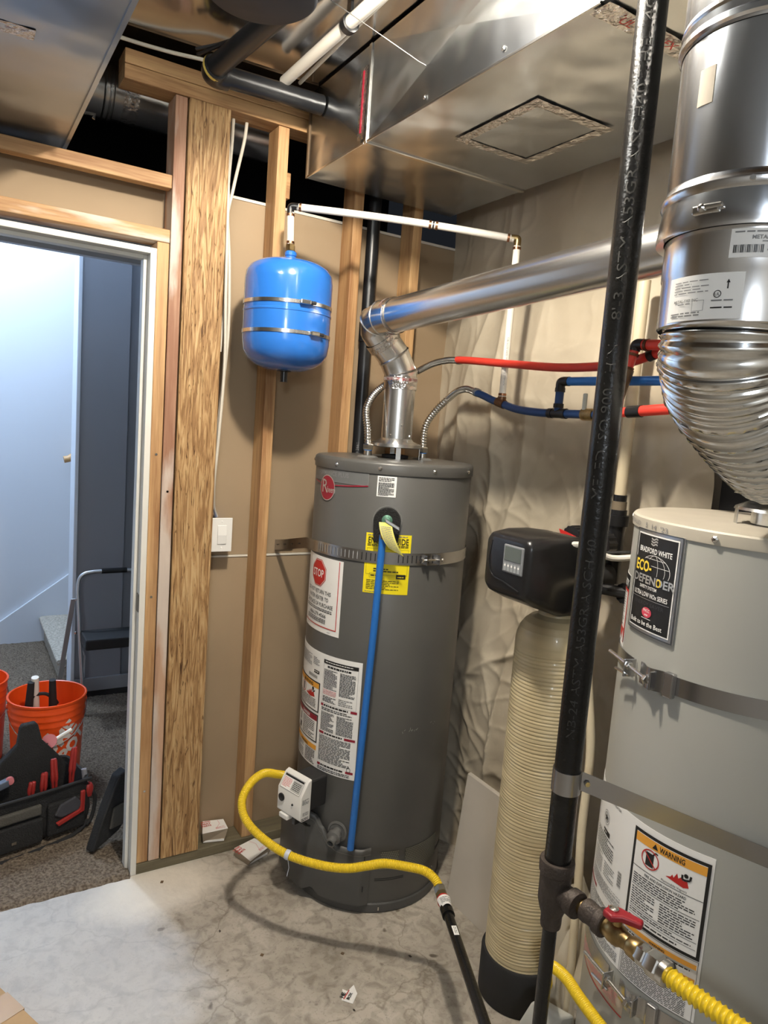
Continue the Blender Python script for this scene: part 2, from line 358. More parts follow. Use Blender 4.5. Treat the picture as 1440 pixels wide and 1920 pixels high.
def put(o, parent):
    o.parent = parent
    if parent.type == 'EMPTY': o.matrix_parent_inverse = Matrix.Translation(-parent.location)
def tag(o, label=None, cat=None, group=None, kind=None):
    if label: o['label'] = label
    if cat: o['category'] = cat
    if group: o['group'] = group
    if kind: o['kind'] = kind
    return o
def thing(name, loc, label, cat, group=None):
    e = bpy.data.objects.new(name, None); e.location = loc; e.empty_display_size = .05; COL.objects.link(e)
    return tag(e, label, cat, group)
def struct(o): o['kind'] = 'structure'; return o

# ------------------------------------------------------------------ flat print (labels) laid on a surface
_tx = {}
def text2d(body, bold=0.0):
    k = (body, bold)
    if k in _tx: return _tx[k]
    c = bpy.data.curves.new('t', 'FONT'); c.body = body; c.size = 1; c.resolution_u = 2; c.offset = bold
    o = bpy.data.objects.new('t', c); me = bpy.data.meshes.new_from_object(o)
    vs = [(v.co.x, v.co.y) for v in me.vertices]; fs = [tuple(p.vertices) for p in me.polygons]
    bpy.data.objects.remove(o); bpy.data.curves.remove(c); bpy.data.meshes.remove(me)
    if vs:
        x0 = min(v[0] for v in vs); x1 = max(v[0] for v in vs)
        vs = [(x - x0, y) for x, y in vs]; wd = x1 - x0
    else: wd = 0
    _tx[k] = (vs, fs, wd); return _tx[k]
class Print:
    """collects coloured flat shapes in (u right, v up) metres and lays them on a surface map(u, v, h)"""
    def __init__(s, fmap, step=.012): s.m = fmap; s.mb = MB(); s.mats = []; s.step = step; s.rnd = random.Random(3)
    def mi(s, m):
        if m not in s.mats: s.mats.append(m)
        return s.mats.index(m)
    def rect(s, u0, v0, u1, v1, m, lay=1):
        n = max(1, int(abs(u1 - u0) / s.step + .999)); h = .0004 * lay; vs = []
        for i in range(n + 1):
            u = u0 + (u1 - u0) * i / n; vs += [s.m(u, v0, h), s.m(u, v1, h)]
        s.mb.add(vs, [(2 * i, 2 * i + 2, 2 * i + 3, 2 * i + 1) for i in range(n)], s.mi(m)); return s
    def frame(s, u0, v0, u1, v1, t, m, lay=2):
        s.rect(u0, v0, u1, v0 + t, m, lay); s.rect(u0, v1 - t, u1, v1, m, lay); s.rect(u0, v0 + t, u0 + t, v1 - t, m, lay); return s.rect(u1 - t, v0 + t, u1, v1 - t, m, lay)
    def poly(s, pts, m, lay=2):
        u0 = min(p[0] for p in pts); u1 = max(p[0] for p in pts)
        if u1 - u0 > s.step * 1.6:                      # slice so that wide shapes follow the curve
            n = int((u1 - u0) / s.step) + 1
            for i in range(n):
                a, b = u0 + (u1 - u0) * i / n, u0 + (u1 - u0) * (i + 1) / n; q = list(pts)
                for lim, sg in ((a, 1), (b, -1)):
                    o = []
                    for (x0, y0), (x1, y1) in zip(q, q[1:] + q[:1]):
                        i0, i1 = (x0 - lim) * sg >= 0, (x1 - lim) * sg >= 0
                        if i0: o.append((x0, y0))
                        if i0 != i1: t = (lim - x0) / (x1 - x0); o.append((lim, y0 + (y1 - y0) * t))
                    q = o
                    if not q: break
                if len(q) > 2: s.mb.add([s.m(x, y, .0004 * lay) for x, y in q], [tuple(range(len(q)))], s.mi(m))
            return s
        s.mb.add([s.m(u, v, .0004 * lay) for u, v in pts], [tuple(range(len(pts)))], s.mi(m)); return s
    def disc(s, cu, cv, ru, rv, m, lay=2, n=28, inner=0):
        if inner:
            vs = [s.m(cu + ru * k * math.cos(2 * PI * i / n), cv + rv * k * math.sin(2 * PI * i / n), .0004 * lay) for k in (1, inner) for i in range(n)]
            s.mb.add(vs, [(i, (i + 1) % n, n + (i + 1) % n, n + i) for i in range(n)], s.mi(m))
        else:
            vs = [s.m(cu, cv, .0004 * lay)] + [s.m(cu + ru * math.cos(2 * PI * i / n), cv + rv * math.sin(2 * PI * i / n), .0004 * lay) for i in range(n)]
            s.mb.add(vs, [(0, 1 + i, 1 + (i + 1) % n) for i in range(n)], s.mi(m))
        return s
    def line(s, pts, t, m, lay=3):
        fine = []
        for (a, b), (c, d) in zip(pts, pts[1:]):
            k = max(1, int(abs(c - a) / s.step + .999)); fine += [(a + (c - a) * i / k, b + (d - b) * i / k) for i in range(k)]
        fine.append(pts[-1]); pts = fine
        for (a, b), (c, d) in zip(pts, pts[1:]):
            L = math.hypot(c - a, d - b) or 1; nx, ny = -(d - b) / L * t / 2, (c - a) / L * t / 2
            s.mb.add([s.m(a + nx, b + ny, .0004 * lay), s.m(a - nx, b - ny, .0004 * lay), s.m(c - nx, d - ny, .0004 * lay), s.m(c + nx, d + ny, .0004 * lay)], [(0, 1, 2, 3)], s.mi(m))
        return s
    def text(s, body, u, v, size, m, lay=3, align='c', bold=.0, sx=1.0, fit=None, rot=0.0):
        vs, fs, wd = text2d(body, bold)
        if not vs: return s
        if fit: sx = fit / (wd * size)
        off = {'l': 0, 'c': -wd / 2, 'r': -wd}[align]; ca, sa = math.cos(rot), math.sin(rot); out = []
        for x, y in vs:
            a, b = (x + off) * size * sx, y * size
            out.append(s.m(u + a * ca - b * sa, v + a * sa + b * ca, .0004 * lay))
        s.mb.add(out, fs, s.mi(m)); return s
    def micro(s, u0, v0, u1, v1, rows, m, lay=2, fill=.95, t=.5, word=.012):
        """rows of small print too fine to read: word-length dashes"""
        dv = (v1 - v0) / rows
        for r in range(rows):
            v = v1 - (r + .5) * dv; u = u0; end = u0 + (u1 - u0) * (fill if s.rnd.random() > .2 else s.rnd.uniform(.5, .9))
            while u < end:
                l = word * s.rnd.uniform(.35, 1.2); e = min(u + l, end); s.rect(u, v - dv * t / 2, e, v + dv * t / 2, m, lay); u = e + word * .16
        return s
    def build(s, name, parent): return s.mb.build(name, s.mats, parent, smooth=0, fix=False)
def cylmap(cx, cy, R, a0, z0, off=0.0006):
    def f(u, v, h):
        a = a0 + u / R; r = R + off + h; return (cx + r * math.cos(a), cy + r * math.sin(a), z0 + v)
    return f
def planemap(o, U, Vv, N):
    o, U, Vv, N = V(o), V(U).normalized(), V(Vv).normalized(), V(N).normalized()
    return lambda u, v, h: tuple(o + U * u + Vv * v + N * (h + .0004))
def vpipemap(cx, cy, R, a0, z0):
    """text running up a vertical pipe"""
    def f(u, v, h):
        a = a0 - v / R; r = R + .0003 + h * .3; return (cx + r * math.cos(a), cy + r * math.sin(a), z0 + u)
    return f
def patch(mb, cx, cy, R, a0, a1, z0, z1, t=.0008, n=20, mi=0):
    """thin curved sheet on a cylinder"""
    vs = []
    for i in range(n + 1):
        a = a0 + (a1 - a0) * i / n
        for r, z in ((R, z0), (R + t, z0), (R + t, z1), (R, z1)): vs.append((cx + r * math.cos(a), cy + r * math.sin(a), z))
    fs = [(4 * i + k, 4 * i + 4 + k, 4 * i + 4 + (k + 1) % 4, 4 * i + (k + 1) % 4) for i in range(n) for k in range(4)]
    fs += [(0, 1, 2, 3), tuple(4 * n + k for k in (3, 2, 1, 0))]
    return mb.add(vs, fs, mi)
def sheet(name, parent, mat_, cx, cy, R, a0, a1, z0, z1, t=.0008, n=24): return patch(MB(), cx, cy, R, a0, a1, z0, z1, t, n).build(name, mat_, parent, smooth=30)
def hexbolt(mb, c, axis, r, h, mi=0, n=6): return mb.lathe([(r * .9, 0), (r, h * .15), (r, h * .85), (r * .85, h)], c, n, axis, mi)
def ring(mb, a, b, r, n=24, mi=0):
    """short collar between points a and b"""
    return mb.tube([V(a), V(b)], r, n, True, mi)

# ================================================================== THE SETTING
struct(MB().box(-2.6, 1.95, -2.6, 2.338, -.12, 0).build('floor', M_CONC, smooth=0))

def carpet():
    m = bpy.data.materials.new('brown_carpet'); m.use_nodes = True; nt = m.node_tree; b = nt.nodes['Principled BSDF']; b.inputs['Roughness'].default_value = .95
    b.inputs['Specular IOR Level'].default_value = .1
    tc = nt.nodes.new('ShaderNodeTexCoord')
    n = nt.nodes.new('ShaderNodeTexNoise'); n.inputs['Scale'].default_value = 125; n.inputs['Detail'].default_value = 4; nt.links.new(tc.outputs['Object'], n.inputs[0])
    rp = nt.nodes.new('ShaderNodeValToRGB'); rp.color_ramp.elements[0].position = .36; rp.color_ramp.elements[1].position = .66
    rp.color_ramp.elements[0].color = (.115, .088, .064, 1); rp.color_ramp.elements[1].color = (.27, .22, .168, 1)
    nt.links.new(n.outputs['Fac'], rp.inputs[0]); nt.links.new(rp.outputs[0], b.inputs['Base Color'])
    bp = nt.nodes.new('ShaderNodeBump'); bp.inputs['Strength'].default_value = .9; bp.inputs['Distance'].default_value = .012
    nt.links.new(n.outputs['Fac'], bp.inputs['Height']); nt.links.new(bp.outputs[0], b.inputs['Normal'])
    return m
M_CARP = carpet()
def carpet_fn(u, v):
    x = -1.2 + 2.4 * u; y = 2.325 + 2.74 * v
    h = .012 + .007 * noise.noise((x * 60, y * 60, 0)) + .004 * noise.noise((x * 18, y * 18, 3))
    if x > .53 and y < 2.45: h = -.012
    if v < 1e-6: h = min(h, 0); y += .006 * noise.noise((x * 25, 0, 1))
    return (x, y, h)
struct(MB().grid(carpet_fn, 200, 230).build('floor_hall', M_CARP, smooth=60))

# --- back wall: open framing, the hall's drywall seen from behind
wb = MB().box(.63, 1.80, 2.443, 2.455, 0, 2.316).build('wall_back', M_GYPS, smooth=0); struct(wb)
def piece(name, mt, x0, x1, y0, y1, z0, z1, bev=.0025, par=wb): return MB().box(x0, x1, y0, y1, z0, z1).build(name, mt, par, smooth=0, bevel=bev)
piece('drywall_sheet', M_KRAFT, .63, 1.80, 2.430, 2.4425, .0, 1.086, .002)
piece('drywall_sheet', M_KRAFT, .63, 1.80, 2.430, 2.4425, 1.094, 2.312, .002)
piece('drywall_edge', M_GYPS, .63, 1.80, 2.4285, 2.4425, 2.3125, 2.322, .001)
piece('drywall_edge', M_GYPS, .76, 1.80, 2.4265, 2.4425, 1.0865, 1.0935, .001)
piece('drywall_sheet', M_KRAFT, -.60, .592, 2.430, 2.4425, 2.15, 2.288, .002)
piece('drywall_edge', M_GYPS, -.60, .592, 2.4285, 2.4425, 2.2885, 2.298, .001)
piece('stud', M_STUD, .5515, .5885, 2.340, 2.428, .038, 2.108)
piece('stud', M_STUDR, .591, .628, 2.338, 2.428, .038, 2.548)
piece('strand_lumber_post', M_PSL, .632, .764, 2.332, 2.428, .038, 2.549, .003)
piece('stud', M_STUD, .9295, .968, 2.340, 2.428, .038, 2.549)
piece('stud', M_STUD, 1.228, 1.266, 2.340, 2.428, .038, 2.549)
piece('stud', M_STUD, 1.482, 1.521, 2.340, 2.428, .038, 2.549)
piece('sill_plate', M_SILL, .545, 1.80, 2.336, 2.428, .0, .0375, .003)
piece('header', M_HEADER, -.60, .5895, 2.340, 2.428, 2.109, 2.149)
piece('blocking', M_STUDX, -.60, .5895, 2.340, 2.380, 2.272, 2.312)
piece('top_plate', M_STUDX, .44, 1.80, 2.336, 2.428, 2.550, 2.591)
piece('top_plate', M_STUDX, .44, 1.80, 2.334, 2.428, 2.592, 2.633)
piece('blocking', M_STUDX, .969, 1.006, 2.400, 2.428, 2.345, 2.43)
for x, z in ((.57, 1.45), (.57, .98), (.61, 1.33), (.57, .30)):      # nail heads on the jack studs
    MB().lathe([(.004, 0), (.004, .0015)], (x, 2.3395, z), 10, (0, -1, 0)).build('nail', M_GALV, wb, smooth=0)

# --- door frame (no leaf in view), with stop and strike plate
d1 = MB().box(.531, .5505, 2.335, 2.447, .0, 2.0855).build('door_1', M_PAINT, smooth=0, bevel=.002); struct(d1)
MB().box(-.32, .531, 2.335, 2.447, 2.0675, 2.0855).build('head_jamb', M_PAINT, d1, smooth=0, bevel=.002)
MB().box(-.34, -.32, 2.335, 2.447, 0, 2.0855).build('side_jamb', M_PAINT, d1, smooth=0, bevel=.002)
MB().box(.519, .531, 2.372, 2.41, .0, 2.0675).build('stop', M_PAINT, d1, smooth=0, bevel=.002)
MB().box(-.32, .519, 2.372, 2.41, 2.055, 2.0675).build('stop', M_PAINT, d1, smooth=0, bevel=.002)
MB().box(.5295, .5312, 2.341, 2.368, .93, .99).build('strike_plate', M_IRON, d1, smooth=0)

# --- right wall: insulation behind wrinkled vapour barrier
def crease(y, z, fy, fz, off, sharp):
    """1 along wandering fold lines, falling off quickly"""
    return (1 - min(1, abs(noise.noise((y * fy, z * fz, off))) * sharp)) ** 2
def bulge(y, z):
    b = .098 * min(1, max(.12, (y - 1.02) / .22))
    if y > 2.2: b *= .6 + .4 * (2.43 - y) / .23
    b += .035 * math.exp(-((z - 1.78) / .22) ** 2 - ((y - 1.75) / .35) ** 2)
    b += .05 * math.exp(-((z - .55) / .5) ** 2 - ((y - 1.9) / .25) ** 2)
    low = 1 / (1 + math.exp((z - 1.5) * 9)); cor = math.exp(-((y - 2.02) / .20) ** 2)
    pil = noise.noise((y * 2.6, z * 1.9, 1.3)) * .022 + noise.noise((y * 5.5, z * 3.2, 6.1)) * .007        # soft pillows
    vf = crease(y + .06 * z, z, 5.0, .8, 7.7, 3.2) * (.35 + .9 * cor + .45 * low)                              # hanging folds
    df = crease(y * .8 + z * .55, z - y * .5, 3.8, 2.2, 4.1, 4.5) * (.25 + .8 * low)                          # slanting creases
    hf = crease(y, z, 1.1, 4.0, 12.3, 6) * (.15 + .6 * low)
    fine = noise.noise((y * 13, z * 7, 9)) * .002 * (1 + low) + .0055 * low * crease(y - .7 * z, z, 9, 5, 21.5, 4) + .004 * low * crease(y + .9 * z, z, 7, 6, 33.1, 5) + .003 * crease(y, z, 5, 5, 41.7, 6)
    top = 1 if z < 1.95 else max(.3, 1 - (z - 1.95) * 2.2)
    return b + top * (.017 * vf + .013 * df + .008 * hf) + pil + fine
def plastic_fn(u, v):
    y = 2.43 - 1.27 * u; z = 2.6 * v
    return (1.80 - min(.185, max(.006, bulge(y, z))), y, z)
def plastic():
    m = bpy.data.materials.new('vapour_barrier'); m.use_nodes = True; nt = m.node_tree; b = nt.nodes['Principled BSDF']
    b.inputs['Roughness'].default_value = .32; b.inputs['Specular IOR Level'].default_value = .45
    tc = nt.nodes.new('ShaderNodeTexCoord'); n = nt.nodes.new('ShaderNodeTexNoise'); n.inputs['Scale'].default_value = 4; n.inputs['Detail'].default_value = 5
    nt.links.new(tc.outputs['Object'], n.inputs[0]); rp = nt.nodes.new('ShaderNodeValToRGB')
    rp.color_ramp.elements[0].position = .3; rp.color_ramp.elements[1].position = .7
    rp.color_ramp.elements[0].color = (.45, .39, .295, 1); rp.color_ramp.elements[1].color = (.55, .49, .385, 1)
    nt.links.new(n.outputs['Fac'], rp.inputs[0]); nt.links.new(rp.outputs[0], b.inputs['Base Color'])
    n2 = nt.nodes.new('ShaderNodeTexNoise'); n2.inputs['Scale'].default_value = 14; n2.inputs['Detail'].default_value = 3; n2.inputs['Distortion'].default_value = 1.2; nt.links.new(tc.outputs['Object'], n2.inputs[0])
    bp = nt.nodes.new('ShaderNodeBump'); bp.inputs['Strength'].default_value = .16; bp.inputs['Distance'].default_value = .012
    nt.links.new(n2.outputs['Fac'], bp.inputs['Height']); nt.links.new(bp.outputs[0], b.inputs['Normal'])
    return m
M_POLY = plastic()
wr = MB().box(1.80, 1.86, -2.6, 2.46, 0, 2.95).build('wall_right', M_SHEETG, smooth=0); struct(wr)
MB().grid(plastic_fn, 240, 400).build('vapour_barrier', M_POLY, wr, smooth=80)
tag(MB().box(1.765, 1.785, .25, 1.155, .1, 1.66).build('black_backer_panel', M_MATTE, smooth=0, bevel=.003), 'black panel on the wall behind the beige water heater', 'panel')

struct(MB().box(-2.66, -2.6, -2.6, 2.46, 0, 2.95).build('wall_left', M_SHEETG, smooth=0))
struct(MB().box(-2.66, 1.86, -2.66, -2.6, 0, 2.95).build('wall_front', M_SHEETG, smooth=0))
struct(MB().box(-2.6, -.60, 2.36, 2.45, 0, 2.95).build('wall_back_left', M_KRAFT, smooth=0))
cl = MB().box(-2.66, 1.86, -2.66, 3.4, 2.95, 3.0).build('ceiling', M_JOIST, smooth=0); struct(cl)
for k in range(8):
    y = -2.2 + k * .42
    MB().box(-2.6, .37, y, y + .04, 2.70, 2.95).build('joist', M_JOIST, cl, smooth=0)
struct(MB().box(-2.66, 1.9, 3.25, 3.295, 2.306, 2.94).build('wall_cavity', M_DARK, smooth=0))  # near-black board: the cavity's darkness is put into its colour

# --- hall and stairwell beyond the door
struct(MB().box(-1.2, 1.9, 2.46, 3.30, 2.292, 2.305).build('ceiling_hall', M_GWALL, smooth=0))
struct(MB().box(-1.26, 2.2, 5.05, 5.11, -.02, 4.2).build('wall_stair', M_HWALL, smooth=0))
struct(MB().box(-1.26, -1.2, 2.46, 5.11, -.02, 4.2).build('wall_hall_left', M_HWALL, smooth=0))
gw = MB().box(.575, .812, 3.97, 4.09, 0, 4.2).build('wall_hall_right', M_GWALL, smooth=0); struct(gw)
MB().box(.812, 1.9, 4.03, 4.09, 0, 4.2).build('recessed_panel', M_GWALL, gw, smooth=0)
MB().box(.556, .575, 3.955, 4.105, 0, 4.2).build('corner_trim', M_HWALL, gw, smooth=0, bevel=.004)
struct(MB().box(.575, 1.9, 3.956, 3.9695, .045, .12).build('baseboard_hall', mat('grey_baseboard', (.30, .31, .33), .6), smooth=0, bevel=.003))
struct(MB().box(.575, 1.9, 3.960, 3.9695, .012, .0445).build('trim_1', M_MATTE, smooth=0))
struct(MB().box(-1.26, 2.2, 3.34, 5.11, 4.2, 4.26).build('ceiling_stair', M_HWALL, smooth=0))
struct(MB().box(-1.2, 1.9, 3.30, 3.34, 2.205, 4.2).build('wall_over_hall', M_HWALL, smooth=0))
struct(MB().box(1.9, 1.96, 2.46, 4.03, 0, 2.3).build('wall_hall_end', M_GWALL, smooth=0))
struct(MB().box(2.14, 2.2, 4.03, 5.11, 0, 4.2).build('wall_stair_end', M_HWALL, smooth=0))
sk = MB().prism([(.06, 5.03, .012), (1.9, 5.03, .012), (1.9, 5.03, 1.345), (.283, 5.03, .165), (.06, 5.03, .012)], (0, .02, 0)).build('trim_2', M_HWALL, smooth=0, bevel=.003); struct(sk)
st = thing('staircase', (.54, 4.55, 0), 'carpeted stairs rising to the right beyond the doorway', 'stairs')
M_STEP = mat('step_carpet', (.62, .56, .47), .95, var=.45, vscale=80, bump=.9, bscale=110, spec=.1)
for k in range(5):
    x = .54 + .25 * k; z = .185 * (k + 1)
    prof = [(x, z - .19), (x - .004, z - .05), (x - .028, z - .035), (x - .034, z - .012), (x - .02, z - .001), (x, z), (x + .27, z), (x + .27, z - .19)]
    MB().prism([(a, 4.125, b) for a, b in prof], (0, .904, 0)).build('step', M_STEP, st, smooth=50, bevel=.006)
hr = thing('handrail', (.64, 4.96, 1.2), 'round oak handrail end against the pale stairwell wall', 'handrail')
MB().tube([(.63, 4.95, 1.225), (.66, 4.95, 1.232), (1.8, 4.95, 2.05)], .022, 14).build('rail', M_OAK, hr, smooth=60)
MB().tube([(.80, 4.95, 1.30), (.80, 5.0, 1.26), (.80, 5.05, 1.26)], .007, 8).build('bracket', M_STEEL, hr)

# ================================================================== DUCTS AND OVERHEAD PIPES
def pyramid_panel(corners, bulge_v, mt, name, par):
    c = sum((V(p) for p in corners), V(0, 0, 0)) / 4 + V(bulge_v)
    return MB().add([V(p) for p in corners] + [c], [(0, 1, 4), (1, 2, 4), (2, 3, 4), (3, 0, 4)]).build(name, mt, par, smooth=0, fix=False)
du = thing('supply_duct', (1.32, 1.2, 2.395), 'large rectangular sheet metal duct above the grey water heater', 'duct')
X0, X1, ZD, ZT = 1.02, 1.615, 2.395, 2.66
pyramid_panel([(X0, 1.895, ZD), (X0, 1.035, ZD), (X0, 1.035, ZT), (X0, 1.895, ZT)], (-.010, 0, 0), M_DUCT, 'side_panel', du)
pyramid_panel([(X0, 2.30, ZD), (X0, 1.905, ZD), (X0, 1.905, ZT), (X0, 2.30, ZT)], (-.004, 0, 0), M_DUCT, 'side_panel', du)
pyramid_panel([(X0, 1.025, ZD), (X0, -.5, ZD), (X0, -.5, ZT), (X0, 1.025, ZT)], (-.008, 0, 0), M_DUCT, 'side_panel', du)
pyramid_panel([(X0, 1.895, ZD), (X1, 1.895, ZD), (X1, 1.035, ZD), (X0, 1.035, ZD)], (0, 0, -.0008), M_DUCT, 'bottom_panel', du)
pyramid_panel([(X0, 2.30, ZD - .002), (X1, 2.30, ZD - .002), (X1, 1.905, ZD), (X0, 1.905, ZD)], (0, 0, -.003), M_DUCT, 'bottom_panel', du)
pyramid_panel([(X0, 1.025, ZD), (X1, 1.025, ZD), (X1, -.5, ZD), (X0, -.5, ZD)], (0, 0, -.006), M_DUCT, 'bottom_panel', du)
MB().add([(X1, 2.30, ZD), (X0, 2.30, ZD), (X0, 2.30, ZT), (X1, 2.30, ZT)], [(0, 1, 2, 3)]).build('end_panel', M_DUCT, du, smooth=0)
MB().add([(X1, 2.30, ZD), (X1, -.5, ZD), (X1, -.5, ZT), (X1, 2.30, ZT)], [(0, 1, 2, 3)]).build('side_panel', M_DUCT, du, smooth=0)
MB().box(X0 + .001, X1 - .001, 1.02, 1.04, ZD + .002, ZT).build('inner_collar', M_DUCT, du, smooth=0)
MB().box(X0 - .004, X1 + .003, 1.892, 1.908, ZD - .005, ZD + .001).build('cross_seam', M_STEEL, du, smooth=0, bevel=.002)
MB().box(X0 - .005, X0 + .001, 1.893, 1.908, ZD, ZT).build('drive_cleat', M_STEEL, du, smooth=0, bevel=.002)
MB().box(X0 - .003, X0 + .001, 1.03, 1.89, ZD - .003, ZD + .004).build('corner_seam', M_STEEL, du, smooth=0, bevel=.001)
MB().box(X0 - .003, X0 + .001, 1.91, 2.30, ZD - .003, ZD + .004).build('corner_seam', M_STEEL, du, smooth=0, bevel=.001)
MB().box(X0 - .004, X0 + .003, 2.292, 2.303, ZD - .003, ZT).build('corner_seam', M_JOIST, du, smooth=0, bevel=.001)
def tape_strip(x0, x1, y0, y1, z, par, name='foil_tape', mt=M_FOIL, n=16):
    L = MB()
    def fn(u, v):
        x = x0 + (x1 - x0) * u; y = y0 + (y1 - y0) * v; return (x, y, z - .0015 - .002 * noise.noise((x * 40, y * 40, 5)))
    return L.grid(fn, max(2, int(abs(x1 - x0) / .008)), max(2, int(abs(y1 - y0) / .008))).build(name, mt, par, smooth=25)
ZP = ZD - .0012
ap = MB().box(1.205, 1.44, 1.388, 1.69, ZP - .002, ZP + .001).build('access_patch', M_DUCT, du, smooth=0, bevel=.001)
for a in ((1.19, 1.455, 1.375, 1.410), (1.19, 1.455, 1.675, 1.705), (1.19, 1.222, 1.38, 1.70), (1.425, 1.455, 1.38, 1.70)): tape_strip(*a, ZP - .0022, du)
tape_strip(X0 + .005, X1 - .005, 1.012, 1.062, ZD - .004, du)
pt = Print(lambda u, v, h: (X0 + u, 1.035 - v, ZD - .0085 - h))
pt.text('UL 181 B-FX   LISTED', .06, -.008, .03, M_RED, 1, 'l', .01); pt.build('tape_print', du)
tp = MB()
tp.grid(lambda u, v: (X0 - .0065 + .001 * noise.noise((u * 9, v * 30, 1)), 1.905 + .04 * u, ZD + .01 + .20 * v), 4, 24).build('foil_tape', M_FOIL, du, smooth=25)
MB().box(X0 - .0075, X0 - .007, 1.922, 1.931, ZD + .03, ZD + .2).build('tape_print', M_MAROON, du, smooth=0)
for y in (1.30, 1.60): MB().lathe([(.005, 0), (.006, .002), (.003, .004)], (X0 - .003, y, ZD + .022), 8, (-1, 0, 0)).build('screw', M_STEEL, du)

ld = thing('return_duct', (0, 1.6, 2.33), 'flat sheet metal duct crossing above the doorway', 'duct')
pyramid_panel([(-.40, 2.45, 2.33), (.292, 2.45, 2.335), (.288, 1.2, 2.33), (-.40, 1.2, 2.33)], (0, 0, -.006), M_RETURN, 'bottom_panel', ld)
pyramid_panel([(-.40, 1.2, 2.33), (.288, 1.2, 2.33), (.284, -.6, 2.33), (-.40, -.6, 2.33)], (0, 0, -.006), M_RETURN, 'bottom_panel', ld)
MB().add([(.292, 2.45, 2.335), (.284, -.6, 2.33), (.284, -.6, 2.69), (.292, 2.45, 2.69)], [(0, 1, 2, 3)]).build('side_panel', M_RETURN, ld, smooth=0)
MB().add([(-.40, 2.45, 2.335), (-.40, -.6, 2.33), (-.40, -.6, 2.69), (-.40, 2.45, 2.69)], [(0, 1, 2, 3)]).build('side_panel', M_RETURN, ld, smooth=0)
MB().box(.285, .295, 1.3, 2.45, 2.328, 2.338).build('corner_seam', M_RETURN, ld, smooth=0)
tape_strip(.05, .15, 1.70, 1.75, 2.329, ld)
MB().tube([(.285, 2.12, 2.345), (.33, 2.12, 2.349), (.325, 2.12, 2.337)], .004, 8).build('hanger_tab', M_IRON, ld)

rd = thing('round_duct', (.5, 2.75, 2.66), 'round galvanised duct inside the wall opening above the door', 'duct')
MB().tube([(.10, 2.75, 2.655), (.475, 2.75, 2.655)], .090, 40).build('pipe_section', M_GALV, rd, smooth=60)
MB().tube([(.475, 2.75, 2.655), (1.1, 2.75, 2.655)], .085, 40).build('pipe_section', M_GALV, rd, smooth=60)
bd = MB()
for x in (.445, .462, .472): bd.lathe([(.090, -.004), (.0945, 0), (.090, .004)], (x, 2.75, 2.655), 40, (1, 0, 0), cap=False)
bd.build('bead', M_GALV, rd)
MB().lathe([(.0862, 0), (.0868, .02), (.0862, .05)], (.505, 2.75, 2.655), 40, (1, 0, 0), cap=False).build('foil_tape', M_FOIL, rd, smooth=20)
MB().box(.512, .535, 2.661, 2.6615, 2.66, 2.70).build('tape_print', M_RED, rd, smooth=0)
rd2 = thing('wall_cavity_duct', (.80, 2.62, 2.52), 'dull round duct end glimpsed behind the white cables', 'duct')
MB().tube([(.76, 2.60, 2.60), (.86, 2.75, 2.50), (.98, 3.1, 2.40)], .05, 24).build('pipe_section', M_GALV, rd2, smooth=60)

jp = thing('joist_pan', (.65, 1.5, 2.665), 'shiny sheet metal pan closing the joist bay above the top plate', 'duct')
pyramid_panel([(.30, 2.275, 2.668), (1.02, 2.245, 2.668), (1.02, 1.30, 2.668), (.30, 1.30, 2.668)], (0, 0, -.004), M_PAN, 'pan_sheet', jp)
pyramid_panel([(.30, 1.298, 2.668), (1.02, 1.298, 2.668), (1.02, .72, 2.668), (.30, .72, 2.668)], (0, 0, -.004), M_PAN, 'pan_sheet', jp)
MB().add([(.30, 2.275, 2.664), (1.02, 2.245, 2.664), (1.02, 2.262, 2.700), (.30, 2.292, 2.700)], [(0, 1, 2, 3)]).build('flange', M_JOIST, jp, smooth=0)
MB().box(.30, 1.02, 1.290, 1.306, 2.663, 2.669).build('seam', M_STEEL, jp, smooth=0)

ab = thing('black_drain_pipe', (.66, 2.19, 2.54), 'black plastic drain pipe turning along the top plate', 'pipe')
MB().tube([(.700, 2.192, 2.577), (1.012, 2.199, 2.589)], .030, 24).build('pipe', M_ABS, ab, smooth=60)
MB().tube(spline([(.655, 2.150, 2.578), (.656, 2.178, 2.574), (.672, 2.191, 2.574), (.702, 2.192, 2.577)], 6), .036, 24).build('elbow', M_ABS, ab, smooth=60)
MB().tube([(.655, 2.155, 2.578), (.735, 1.80, 2.628), (.80, 1.5, 2.63)], .030, 24).build('pipe', M_ABS, ab, smooth=60)
e_ = MB(); e_.lathe([(.0368, 0), (.0372, .004), (.0368, .009)], (.6545, 2.156, 2.578), 24, V(-.08, .35, -.05), cap=False)
e_.build('cement_ring', mat('yellow_cement', (.60, .45, .10), .5), ab)
cn = thing('round_ceiling_can', (.575, 1.60, 2.50), 'dark round can hanging under the ceiling at the top edge', 'fixture')
MB().lathe([(.02, 0), (.118, 0), (.125, .006), (.125, .13), (.09, .15), (.09, .165)], (.575, 1.60, 2.50), 48).build('shell', mat('can_dark', (.012, .014, .020), .6), cn, smooth=50)
MB().lathe([(.127, 0), (.130, .004), (.127, .008)], (.575, 1.60, 2.53), 48, cap=False).build('rim', mat('can_dark'), cn)
pv = thing('white_vent_pipe', (.885, 1.6, 2.58), 'white plastic pipe slung along the ceiling pan', 'pipe')
MB().tube([(.88, 2.19, 2.618), (.884, .74, 2.608)], .0165, 20).build('pipe', M_WPEX, pv, smooth=60)
MB().lathe([(.0185, 0), (.0235, .002), (.0235, .024), (.0185, .026)], (.883, 1.765, 2.6155), 20, (0, 1, 0)).build('hanger', M_ABS, pv)
MB().box(.879, .887, 1.767, 1.789, 2.63, 2.666).build('hanger_strap', M_ABS, pv, smooth=0)
